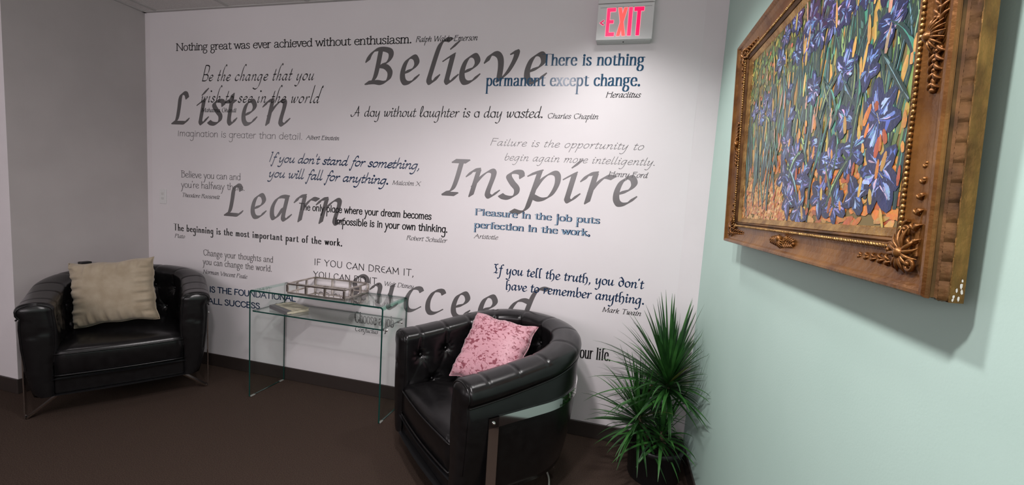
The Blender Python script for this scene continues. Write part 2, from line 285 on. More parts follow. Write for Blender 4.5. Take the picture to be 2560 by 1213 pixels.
def nib(sty, k=1.0):
    w, t, a = sty['w']*k/2, sty['t']*k/2, math.radians(sty['ang'])
    if sty['rnd']: pts = [(w*math.cos(2*PI*i/8), t*math.sin(2*PI*i/8)) for i in range(8)]
    else: pts = [(w, t), (-w, t), (-w, -t), (w, -t)]
    return [(x*math.cos(a)-y*math.sin(a), x*math.sin(a)+y*math.cos(a)) for x, y in pts]
def hull(P):
    P = sorted(set((round(x, 6), round(y, 6)) for x, y in P))
    def half(Q):
        h = []
        for p in Q:
            while len(h) > 1 and (h[-1][0]-h[-2][0])*(p[1]-h[-2][1])-(h[-1][1]-h[-2][1])*(p[0]-h[-2][0]) <= 1e-10: h.pop()
            h.append(p)
        return h[:-1]
    return half(P)+half(P[::-1])
from mathutils.geometry import delaunay_2d_cdt
def flush(mb, polys, off, mi):
    """one glyph's pen hulls, merged into a flat mesh without overlaps"""
    vs, fs = [], []
    for p in polys:
        i = len(vs); vs += [Vector((x*100, z*100)) for x, z in p]; fs.append(list(range(i, i+len(p))))
    v, e, f, _, _, src = delaunay_2d_cdt(vs, [], fs, 1, 1e-5)
    i = len(mb.v); mb.v += [(q.x/100, -off, q.y/100) for q in v]
    for t, h in zip(f, src):
        if h: mb.f.append(tuple(i+k for k in t)); mb.m.append(mi); mb.c.append(None)
def glyphs(mb, txt, sty, A, B, xh, asc, off, mi=0, pos=None, k=1.0, shift=0, each=None, word=None):
    """sweep the pen along every letter of one line from A to B (x, z on the wall)"""
    tab = dict(sty['set'], **sty['over'])
    def adv(c): return .55+sty['sp'] if c == ' ' else float(tab[c].split('|')[0])+sty['sp']
    nat = sum(adv(c) for c in txt)-.06-sty['sp']
    L = B[0]-A[0]; sx = L/nat; slope = (B[1]-A[1])/L; sl = sty['slant']
    def my(y): return y*xh if y <= 1 else xh+(y-1)*(asc-xh)
    if sty['set'] is BIG: my = lambda y: y*xh
    if sty['set'] is BIG and pos: sx = xh*.99
    cond = min(1.1, max(.4, sx/xh)); N = [(x*xh*cond, z*xh*min(1, cond+.15)) for x, z in nib(sty, k)]; sw = sty['w']/2*cond
    X = 0
    for gi, c in enumerate(txt):
        if c == ' ':
            X += adv(c)*sx
            if word: word(mb); mb = MB()
            continue
        d = tab[c].split('|'); polys = []
        if pos: X = pos[gi]-A[0]
        def W(p):
            y = my(p[1]); x = X+p[0]*sx+sl*y+shift*xh
            return (A[0]+x, A[1]+y+slope*X)
        for s in d[1].split(';'):
            if s[0] == '@':
                q = W([float(v) for v in s[1:].split(',')]); r = max(.1, (sty['w']*.62*cond+.02))*xh*k
                polys.append([(q[0]+r*math.cos(2*PI*i/10), q[1]+r*math.sin(2*PI*i/10)) for i in range(10)]); continue
            pts = [tuple(float(v) for v in p.split(',')) for p in s.split()]
            Q = [W(p) for p in (cr(pts, 8 if each else 5) if len(pts) > 2 else pts)]
            for a, b in zip(Q, Q[1:]):
                h = hull([(a[0]+n[0], a[1]+n[1]) for n in N]+[(b[0]+n[0], b[1]+n[1]) for n in N])
                if len(h) > 2: polys.append(h)
        if sty['ser'] and len(d) > 2 and k == 1.0:
            r, th = sty['ser']; r *= cond
            for e in d[2].split(';'):
                x, y, t = e.split(','); x = float(x); y = float(y); q = W((x, y))
                lo = -(r+sw)*xh if t in 'fhL' else 0
                hi = (r+sw)*xh if t in 'fr' else 0
                h2 = th*xh/2; zz = q[1]+(h2*.6 if y <= 0 else -h2*.6)
                if t == 'h': polys.append([(q[0]+lo, zz-h2*2.2), (q[0], zz-h2*1.6), (q[0]+sw*xh, zz+h2*1.6), (q[0]+lo, zz-h2*.8)])
                else: polys.append([(q[0]+lo, zz-h2), (q[0]+hi, zz-h2), (q[0]+hi, zz+h2), (q[0]+lo, zz+h2)])
        flush(mb, polys, off, mi)
        if each: each(mb, c); mb = MB()
        X += adv(c)*sx
    if word: word(mb)
TEXT=[
('nothing', 'q', 'Nothing great was ever achieved without enthusiasm.', -3.0131, 2.1752, -1.2478, 2.1776, 0.033, 0.0486, 'slab', 'k', None),
('nothing', 'a', 'Ralph Waldo Emerson', -1.2215, 2.1827, -0.845, 2.1818, 0.0203, 0.0302, 'auth', 'k', None),
('believe', 'q', 'Believe', -1.538, 1.9483, -0.4532, 1.9479, 0.1554, 0.2105, 'big', 'g', [-1.538, -1.3077, -1.1427, -1.0347, -0.9338, -0.7811, -0.5538]),
('there', 'q', 'There is nothing', -0.463, 2.0385, 0.0656, 2.0314, 0.0419, 0.0593, 'bodoni', 'b', None),
('there', 'q', 'permanent except change.', -0.7754, 1.9323, 0.0565, 1.9287, 0.0425, 0.0607, 'bodoni', 'b', None),
('there', 'a', 'Heraclitus', -0.1121, 1.87, 0.0616, 1.8703, 0.0193, 0.0285, 'auth', 'k', None),
('aday', 'q', 'A day without laughter is a day wasted.', -1.62, 1.7541, -0.441, 1.7611, 0.0317, 0.0611, 'casual', 'k', None),
('aday', 'a', 'Charles Chaplin', -0.4169, 1.7584, -0.1441, 1.7576, 0.0181, 0.0266, 'auth', 'k', None),
('bechange', 'q', 'Be the change that you', -2.7964, 1.9738, -1.9163, 1.9742, 0.0366, 0.1008, 'script', 'k', None),
('bechange', 'q', 'wish to see in the world', -2.8062, 1.8344, -1.8744, 1.8335, 0.0369, 0.1066, 'script', 'k', None),
('bechange', 'a', 'Mahatma Ghandi', -2.7977, 1.768, -2.51, 1.7688, 0.0184, 0.0271, 'auth', 'k', None),
('listen', 'q', 'Listen', -3.0521, 1.6863, -2.1003, 1.694, 0.1566, 0.2137, 'big', 'g', [-3.0521, -2.8265, -2.7372, -2.5791, -2.4575, -2.2845]),
('imagine', 'q', 'Imagination is greater than detail.', -3.0121, 1.6026, -1.9867, 1.6027, 0.0283, 0.0432, 'print', 'm', None),
('imagine', 'a', 'Albert Einstein', -1.9592, 1.6067, -1.7197, 1.6064, 0.0173, 0.0248, 'auth', 'k', None),
('believeyou', 'q', 'Believe you can and', -2.9803, 1.3197, -2.469, 1.3232, 0.0286, 0.0462, 'deco', 'd', None),
('believeyou', 'q', "you're halfway there.", -2.9812, 1.2488, -2.4358, 1.2547, 0.0287, 0.0478, 'deco', 'd', None),
('believeyou', 'a', 'Theodore Roosevelt', -2.9762, 1.1833, -2.6484, 1.1859, 0.0185, 0.0268, 'auth', 'd', None),
('learn', 'q', 'Learn', -2.5974, 1.0797, -1.6906, 1.0822, 0.1572, 0.2092, 'big', 'g', [-2.5974, -2.3789, -2.2205, -2.0322, -1.8648]),
('stand', 'q', "If you don't stand for something,", -2.2418, 1.4562, -1.1629, 1.4508, 0.0296, 0.0604, 'brush', 'n', None),
('stand', 'q', 'you will fall for anything.', -2.2451, 1.3571, -1.3672, 1.3519, 0.0301, 0.0614, 'brush', 'n', None),
('stand', 'a', 'Malcolm X', -1.3391, 1.3516, -1.1555, 1.3529, 0.0177, 0.0253, 'auth', 'd', None),
('only', 'q', 'The only place where your dream becomes', -2.0038, 1.1559, -1.0738, 1.157, 0.028, 0.0422, 'comic', 'k', None),
('only', 'q', 'impossible is in your own thinking.', -1.7323, 1.0822, -0.9665, 1.088, 0.0282, 0.0429, 'comic', 'k', None),
('only', 'a', 'Robert Schuller', -1.2304, 1.0232, -0.9694, 1.0262, 0.0183, 0.0265, 'auth', 'd', None),
('begin', 'q', 'The beginning is the most important part of the work.', -3.0507, 0.941, -1.6778, 0.9449, 0.0259, 0.0472, 'nouveau', 'k', None),
('begin', 'a', 'Plato', -3.0449, 0.8896, -2.9544, 0.8907, 0.0183, 0.0258, 'auth', 'd', None),
('change', 'q', 'Change your thoughts and', -2.7886, 0.7848, -2.2012, 0.7886, 0.0271, 0.0414, 'garamond', 'm', None),
('change', 'q', 'you can change the world.', -2.7918, 0.7212, -2.2097, 0.7262, 0.0272, 0.0416, 'garamond', 'm', None),
('change', 'a', 'Norman Vincent Peale', -2.7915, 0.6556, -2.4145, 0.6572, 0.0191, 0.0276, 'auth', 'd', None),
('found', 'q', 'IS THE FOUNDATIONAL', -2.7347, 0.5295, -2.0205, 0.5466, 0.0195, 0.0389, 'caps', 'n', None),
('found', 'q', 'ALL SUCCESS.', -2.7482, 0.4459, -2.2925, 0.4611, 0.0198, 0.0385, 'caps', 'n', None),
('dream', 'q', 'IF YOU CAN DREAM IT,', -1.8816, 0.8054, -1.1723, 0.8035, 0.0203, 0.0406, 'papyrus', 'k', None),
('dream', 'q', 'YOU CAN DO IT.', -1.8846, 0.7233, -1.4073, 0.7257, 0.0207, 0.04, 'papyrus', 'k', None),
('dream', 'a', 'Walt Disney', -1.3712, 0.7246, -1.1715, 0.7266, 0.0187, 0.027, 'auth', 'd', None),
('succeed', 'q', 'Succeed', -1.5996, 0.5825, -0.3383, 0.5933, 0.1509, 0.1944, 'big', 'g', [-1.6025, -1.4557, -1.222, -1.0769, -0.9123, -0.7428, -0.5665]),
('choose', 'q', 'Choose a job', -1.5704, 0.4645, -1.2938, 0.4651, 0.049, 0.0695, 'onyx', 'k', None),
('choose', 'q', 'our life.', -0.1362, 0.4495, 0.0285, 0.456, 0.0475, 0.0678, 'onyx', 'k', None),
('choose', 'a', 'Confucius', -1.5686, 0.4087, -1.4038, 0.4093, 0.0182, 0.0265, 'auth', 'k', None),
('failure', 'q', 'Failure is the opportunity to', -0.736, 1.6039, 0.099, 1.6034, 0.0235, 0.0395, 'hand', 'k', None),
('failure', 'q', 'begin again more intelligently.', -0.6469, 1.524, 0.1663, 1.5254, 0.0235, 0.0394, 'hand', 'k', None),
('failure', 'a', 'Henry Ford', -0.0653, 1.4593, 0.1329, 1.4604, 0.0192, 0.0281, 'auth', 'k', None),
('inspire', 'q', 'Inspire', -1.0083, 1.3124, 0.1079, 1.3113, 0.1518, 0.2021, 'big', 'g', [-1.0083, -0.8565, -0.6556, -0.4899, -0.2919, -0.198, -0.0238]),
('pleasure', 'q', 'Pleasure in the job puts', -0.7981, 1.2036, -0.0903, 1.2046, 0.0252, 0.0368, 'inline', 'n', None),
('pleasure', 'q', 'perfection in the work.', -0.7992, 1.1299, -0.1354, 1.134, 0.0254, 0.0371, 'inline', 'n', None),
('pleasure', 'a', 'Aristotle', -0.7981, 1.0693, -0.6558, 1.0717, 0.0169, 0.0246, 'auth', 'd', None),
('truth', 'q', "If you tell the truth, you don't", -0.6668, 0.8775, 0.1655, 0.8752, 0.0302, 0.0514, 'black', 'n', None),
('truth', 'q', 'have to remember anything.', -0.5891, 0.7884, 0.1774, 0.7922, 0.0303, 0.0537, 'black', 'n', None),
('truth', 'a', 'Mark Twain', -0.0368, 0.7262, 0.1651, 0.7271, 0.0184, 0.0263, 'auth', 'k', None),
]
BOXY, BOXZ = -.393, .729
# ------------------------------------------------------------------ room shell
def slab(name, a, b, m, label=None, mats=None, pick=None):
    mb = MB(); mb.box(a, b)
    if pick:
        for i, k in pick.items(): mb.m[i] = k
    return struct(mb.build(name, mats or m), label)
slab('floor', (-5.6, -5.1, -.06), (XR+.1, .1, 0), M_carpet, 'brown carpet floor')
slab('wall_back', (XL-.05, 0, 0), (XR+.1, .1, ZC+.1), M_wall, 'white back wall carrying the lettering')
slab('wall_right', (XR, -5.1, 0), (XR+.1, 0, ZC+.1), M_mint, 'mint green right wall behind the framed painting')
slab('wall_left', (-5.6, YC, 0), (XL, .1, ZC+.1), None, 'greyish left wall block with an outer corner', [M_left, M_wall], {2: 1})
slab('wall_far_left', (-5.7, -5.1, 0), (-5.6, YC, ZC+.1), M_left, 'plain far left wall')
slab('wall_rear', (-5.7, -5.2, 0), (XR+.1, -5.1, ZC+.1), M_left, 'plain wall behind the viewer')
slab('ceiling', (-5.6, -5.1, ZC), (XR, 0, ZC+.1), M_ceil, 'pale suspended tile ceiling')
mb = MB()
x = -5.0
while x < XR:
    if abs(x+3.13) < .25 or True: mb.box((x-.012, -5.1, ZC-.004), (x+.012, 0, ZC+.001))
    x += .61
for i in range(9):
    y = -.33-.61*i; mb.box((-5.6 if y < YC else XL, y-.012, ZC-.0045), (XR, y+.012, ZC+.001))
mb.box((XL, -.02, ZC-.006), (XR, 0, ZC+.001)); mb.box((XL, YC, ZC-.006), (XL+.02, 0, ZC+.001)); mb.box((XR-.02, -5.1, ZC-.006), (XR, 0, ZC+.001))
struct(mb.build('trim_1', M_grid), 'ceiling grid bars and wall angle')
def skirt(name, a, b):
    mb = MB(); mb.box(a, b); return struct(mb.build(name, M_base, bevel=.003), 'dark brown vinyl baseboard')
skirt('baseboard_back', (XL, -.009, 0), (XR, 0, .087))
skirt('baseboard_right', (XR-.009, -5.1, 0), (XR, -.009, .083))
skirt('baseboard_left', (XL, YC-.009, 0), (XL+.009, -.009, .087))
skirt('baseboard_corner', (-5.6, YC-.009, 0), (XL, YC, .087))
mb = MB(); mb.box((XL+.045, -.0008, .088), (.338, 0, ZC-.007))
struct(mb.build('trim_2', noise_mix(mat('white_vinyl_sheet', (.8, .775, .785), .42, spec=.35), (.80, .757, .775), (.82, .775, .795), 3)), 'thin white vinyl sheet under the lettering')

# ------------------------------------------------------------------ lettering
INK = {'k': mat('black_vinyl', (.016, .015, .017), .17, spec=.5), 'n': mat('navy_vinyl', (.010, .032, .085), .22, spec=.5),
       'd': mat('charcoal_vinyl', (.075, .068, .072), .24, spec=.45), 'g': mat('grey_vinyl', (.135, .125, .128), .18, spec=.5),
       'm': mat('mid_grey_vinyl', (.13, .118, .12), .24, spec=.45), 'b': mat('navy_glare_vinyl', (.018, .08, .16), .2, spec=.5), 'l': mat('light_blue_vinyl', (.32, .50, .66), .25, spec=.45)}  # blue ink: the navy vinyl with lamp glare mixed into its colour
QUOTE = {
'nothing': ('black typewriter-style line about enthusiasm along the top of wall', 'black serif attribution after the line'),
'believe': ('large grey italic word Believe high on the white wall', ''),
'there': ('two navy roman lines about change below the exit sign', 'small grey italic attribution'),
'aday': ('black brush-script line about laughter, high in the middle', 'small italic attribution'),
'bechange': ('thin black slanted script about change, upper left above Listen', 'small italic attribution'),
'listen': ('large grey italic word Listen at upper left of the wall', ''),
'imagine': ('thin grey handwritten line about imagination below the word Listen', 'small italic attribution'),
'believeyou': ('thin grey two-line quote about being halfway, by the left corner', 'small italic attribution'),
'learn': ('large grey italic word Learn left of the wall centre', ''),
'stand': ('navy brush script in two lines about standing for something', 'small italic attribution'),
'only': ('bold black comic-style quote about dreams overlapping the word Learn', 'small italic attribution'),
'begin': ('narrow black art-nouveau line about the beginning, under Learn', 'small italic attribution'),
'change': ('small grey serif quote about thoughts above the left armchair arm', 'small italic attribution'),
'found': ('navy capitals about success, partly hidden by left armchair and glass table', ''),
'dream': ('thin black capitals about dreaming just above the glass table', 'small italic attribution'),
'succeed': ('large grey italic word Succeed behind the glass table and right armchair', ''),
'choose': ('condensed black quote about a job, running behind the right armchair', 'small italic attribution'),
'failure': ('thin black handwriting about failure above the word Inspire', 'small italic attribution'),
'inspire': ('large grey italic word Inspire right of the wall centre', ''),
'pleasure': ('navy inline lettering about pleasure in the job, below Inspire', 'small italic attribution'),
'truth': ('navy blackletter quote about truth above the potted plant', 'small italic attribution'),
}
def lettering():
    order = ['believe', 'listen', 'learn', 'succeed', 'inspire']
    for key in order+[k for k in QUOTE if k not in order]:
        rows = [r for r in TEXT if r[0] == key]; big = key in order
        t = thing('wall_word' if big else 'wall_quote', QUOTE[key][0], 'wall lettering', (rows[0][3], 0, rows[0][4]), 0, 'large grey words on the white wall' if big else 'quotes on the white wall')
        def put(mb, name, mats):
            o = mb.build(name, mats, t); o.matrix_parent_inverse = Matrix.Translation(t.location).inverted(); return o
        for g, role, txt, ax, az, bx, bz, xh, asc, sty, ink, pos in rows:
            A, B = (ax, az), (bx, bz); mb = MB()
            if role == 'a':
                glyphs(mb, txt, STY['auth'], A, B, xh, asc, .0016); put(mb, 'attribution', INK[ink])
            elif big:
                glyphs(mb, txt, STY[sty], A, B, xh, asc, .0010, 0, pos, each=lambda m, c: put(m, 'letter', INK[ink]))
            elif sty == 'inline':
                words = []
                glyphs(mb, txt, STY[sty], A, B, xh, asc, .0013, 0, word=words.append); back = words; words = []
                glyphs(MB(), txt, dict(STY[sty], w=.13, t=.04, ser=None), A, B, xh, asc, .0015, 1, shift=-.08, word=words.append)
                for m0, m1 in zip(back, words):
                    i = len(m0.v); m0.v += m1.v; m0.f += [tuple(i+k for k in f) for f in m1.f]; m0.m += m1.m; m0.c += m1.c
                    put(m0, 'word', [INK['n'], INK['l']])
            else:
                glyphs(mb, txt, STY[sty], A, B, xh, asc, .0013, 0, word=lambda m: put(m, 'word', INK[ink]))
lettering()

# ------------------------------------------------------------------ exit sign
def exit_sign():
    x0, x1, z0, z1, yf = -.183, .092, 2.142, 2.317, -.056
    t = thing('exit_sign', 'white lit exit sign with red letters and left arrow, on the back wall', 'exit sign', ((x0+x1)/2, 0, z0))
    def P(mb, name, m, **k):
        o = mb.build(name, m, t, **k); o.matrix_parent_inverse = Matrix.Translation(t.location).inverted(); return o
    mw = mat('sign_white', (.82, .82, .82), .4); mh = mat('sign_housing', (.55, .56, .55), .35, spec=.5)
    mb = MB(); mb.box((x0+.004, yf+.006, z0-.004), (x1-.004, -.001, z1-.002)); P(mb, 'housing', mh, bevel=.003)
    mb = MB(); mb.box((x0, yf, z0), (x1, yf+.006, z1)); P(mb, 'face_plate', mw, bevel=.002)
    mb = MB(); mb.box((x0+.012, yf-.0012, z1-.019), (x1-.012, yf, z1-.016)); P(mb, 'face_seam', mh)
    mb = MB(); mb.box((x0-.002, -.05, z1+.006), (x1+.002, -.001, ZC-.006)); mb.box((x0+.02, -.035, z1-.002), (x1-.02, -.004, z1+.008)); P(mb, 'canopy', M_white, bevel=.004)
    mb = MB(); mb.ball((-.045, yf+.02, z0-.004), .004); P(mb, 'test_button', M_black)
    W = x1-x0; H = z1-z0
    def em(name, col, s):
        m = mat(name, col, .4); b = m.node_tree.nodes['Principled BSDF']
        b.inputs['Emission Color'].default_value = (*col, 1); b.inputs['Emission Strength'].default_value = s; return m
    e1 = em('lit_red', (.9, .03, .13), .95); e2 = em('lit_orange_red', (.98, .10, .09), .95); e3 = em('lit_crimson', (.92, .004, .10), .9); e4 = em('dim_red', (.55, .01, .09), .7)
    halo = em('letter_edge', (.98, .42, .52), .55)
    def poly(name, pts, m):
        for nm, mm, yo, g in (('letter_rim', halo, .0006, .0020), (name, m, .0016, 0)):
            mb = MB(); gr = []
            for pg in pts:
                q = [(x0+u*W, z0+v*H) for u, v in pg]
                gr.append(hull([(x+g*math.cos(k*PI/4), z+g*math.sin(k*PI/4)) for x, z in q for k in range(8)]) if g else hull(q))
            flush(mb, gr, -(yf-yo), 0); P(mb, nm, mm)
    b, tp = .10, .88; hw = .056
    def rc(u0, v0, u1, v1): return [(u0, v0), (u1, v0), (u1, v1), (u0, v1)]
    poly('letter_e', [rc(.172, b, .172+hw, tp), rc(.172, tp-.1, .327, tp), rc(.172, .455, .30, .545), rc(.172, b, .325, b+.1)], e1)
    poly('letter_x', [[(.365, b), (.425, b), (.535, tp), (.475, tp)], [(.465, b), (.525, b), (.43, tp), (.37, tp)]], e2)
    poly('letter_i', [rc(.560, b, .560+hw+.008, tp)], e1)
    poly('letter_t', [rc(.655, tp-.11, .825, tp), rc(.71, b, .71+hw+.006, tp)], e3)
    poly('arrow', [[(.05, .48), (.115, .555), (.135, .535), (.082, .48)], [(.05, .48), (.115, .405), (.135, .425), (.082, .48)]], e4)
exit_sign()

# ------------------------------------------------------------------ wall plate and small black box
t = thing('wall_plate', 'white painted wall plate on the back wall near its left corner', 'wall plate', (-3.145, 0, 1.125))
mb = MB(); mb.box((-.028, -.007, 0), (.03, -.001, .104)); mb.build('plate', M_white, t, bevel=.002)
for z in (.03, .062):
    mb = MB(); mb.box((-.009, -.0095, z), (.011, -.0068, z+.016)); mb.build('socket_face', mat('plate_ivory', (.66, .65, .64), .4), t, bevel=.002)
mb = MB(); mb.box((-.018, -.006, -.0125), (.018, .006, .0125)); o = mb.build('wall_box', M_black, bevel=.002, loc=(XL+.012+.001+.006, -.405, .748))
o.location = (XL+.0185, BOXY, BOXZ); o.rotation_euler = (0, 0, 0)
o.scale = (1, 4.5, 1); tag(o, 'small black box on the left wall just above the beige pillow', 'wall box')

# ------------------------------------------------------------------ armchairs
RO, LA, TH = .384, .348, .125          # outer radius, straight arm length, padding thickness
LT = 2*LA+PI*RO
def path(s, n=0.0):
    """point and outward normal of the horseshoe plan at arc length s"""
    if s < LA: return (-RO-n, -LA+s), (-1, 0)
    if s > LA+PI*RO: return (RO+n, LA+PI*RO-s), (1, 0)
    a = PI-(s-LA)/RO; return ((RO+n)*math.cos(a), (RO+n)*math.sin(a)), (math.cos(a), math.sin(a))
def rim(y): return .635+.078*sm(-LA-.05, RO*1.1, y)
INNER = 2*LA+PI*(RO-TH)
def buttons():
    out = []; n = 11
    for row, dz in ((0, .125), (1, .265)):
        for k in range(n if row == 0 else n-1):
            q = (k+.62+.5*row)/(n+.24)              # fraction of the inner length
            out.append((q, dz))
    return out
BT = buttons()
def q2s(q):                                          # inner fraction -> outer arc length
    d = q*INNER
    if d < LA: return d
    if d > INNER-LA: return LT-(INNER-d)
    return LA+(d-LA)/(RO-TH)*RO
def s2d(s):
    if s < LA: return s
    if s > LT-LA: return INNER-(LT-s)
    return LA+(s-LA)/RO*(RO-TH)
SB = [(q2s(q), q*INNER, dz, r) for (q, dz), r in zip(BT, [0]*11+[1]*10)]
def tuft(d, dz):
    """how far the padding is pulled in at inner distance d, dz below the rim"""
    v = 0
    for _, db, bz, row in SB:
        dx = d-db; dy = dz-bz; r = math.hypot(dx, dy)
        if r < .12:
            th = math.atan2(dy, dx)
            v += .026*math.exp(-(r/.016)**1.3)+.010*math.exp(-(r/.045)**2)
            v += .0028*math.cos(9*th+db*40)*math.exp(-((r-.024)/.018)**2)
        if row == 0 and dy < .02: v += .008*math.exp(-(dx/.008)**2)*sm(.02, -.02, dy)
        if abs(dx) < .13:
            for sx in (-1, 1):                       # soft diagonal valleys between buttons
                u = dx*sx
                if 0 < u < .065 and row == 0:
                    v += .004*math.exp(-((dy-u*2.15)/.02)**2)
    return v
def shell_mesh():
    mb = MB(); rows = []
    NS = 300
    ss = [0, .004, .010]+[.018+(LT-.036)*i/NS for i in range(NS+1)]+[LT-.010, LT-.004, LT]
    for s in ss:
        (px, py), (nx, ny) = path(s); H = rim(py); d = s2d(s)
        e = min(s, LT-s); cap = 1-max(0, 1-e/.012)**2      # rounded front ends
        shr = .008*(1-math.sqrt(max(0, cap)))
        fwd = 0
        prof = []
        nz = 46
        for i in range(nz):
            z = .30+(H-.055-.30)*i/(nz-1); dz = H-z
            n = -TH-.012*math.sin(PI*min(1, (z-.3)/(H-.33)))*1.0+tuft(d, dz)-.0
            prof.append((n, z))
        n0 = prof[-1][0]
        for k in range(1, 15):                            # rolled top
            a = PI-PI*k/15*1.04
            c = -.5*TH+.004; w2 = .5*TH+.008
            pin = 0
            for _, db, bz, row in SB:
                if row == 0: pin += .0035*math.exp(-((d-db)/.006)**2)
            prof.append((c+w2*math.cos(a)+(n0+TH)*max(0, 1-k/5)*.8, H-.055+(.055-pin)*math.sin(a)**.62 if math.sin(a) > 0 else H-.06))
        prof += [(.010, H-.066), (.004, H-.075), (-.004, H-.080), (-.004, H-.086), (.0, H-.095), (.001, .50), (-.004, .40), (-.016, .28), (-.034, .18), (-.044, .143), (-.075, .138)]
        rows.append([(px+nx*(n+(shr if n < -.5*TH else -shr)), py+ny*(n+(shr if n < -.5*TH else -shr)), z-(shr if z > H-.05 else 0)) for n, z in prof])
    mb.grid(rows)
    return mb, rows
def arm_front(rows, side):
    """stuffed panel closing the front end of one arm"""
    r = rows[0] if side < 0 else rows[-1]; ins = r[:60]; outs = r[60:][::-1]; k = max(range(len(r)), key=lambda i: r[i][2]); top = r[k][2]
    def at(lst, z):
        lst = sorted(lst, key=lambda q: q[2])
        for a, b in zip(lst, lst[1:]):
            if a[2] <= z <= b[2] and b[2] > a[2]: return a[0]+(b[0]-a[0])*(z-a[2])/(b[2]-a[2])
        return lst[0][0] if z < lst[0][2] else lst[-1][0]
    A, B = r[:k+1], r[k:]
    mb = MB(); g = []
    zs = [.139+(top-.04-.139)*i/30 for i in range(31)]+[top-.04+.0395*math.sin(PI/2*i/8) for i in range(1, 9)]
    for z in zs:
        xa, xb = at(A, z), at(B, z)
        if z < .30: xa = at(A, .30)
        row = []
        for j in range(11):
            t = j/10; e = (1-abs(2*t-1)**4)*min(1, max(0, (top-z)/.03))**.5
            row.append((xa+(xb-xa)*t, -LA-.0165*e+.006*math.exp(-((z-.47-.01*math.sin(5*t))/.007)**2)*e, z))
        g.append(row)
    mb.grid(g); edge = [q[0] for q in g[12:]]+[q[-1] for q in g[::-1][:-10]]
    return mb, [(x, -LA-.001, z) for x, y, z in edge]
def inner_outline(n=40, inset=0.0, front=0.0):
    r = RO-TH-inset; pts = [(-r, -LA+front), (-r, -LA*.5)]
    for i in range(n+1):
        a = PI-PI*i/n; pts.append((r*math.cos(a), r*math.sin(a)))
    pts += [(r, -LA*.5), (r, -LA+front)]
    for i in range(1, 12): pts.append((r-2*r*i/12, -LA+front-.012*math.sin(PI*i/12)))
    return pts
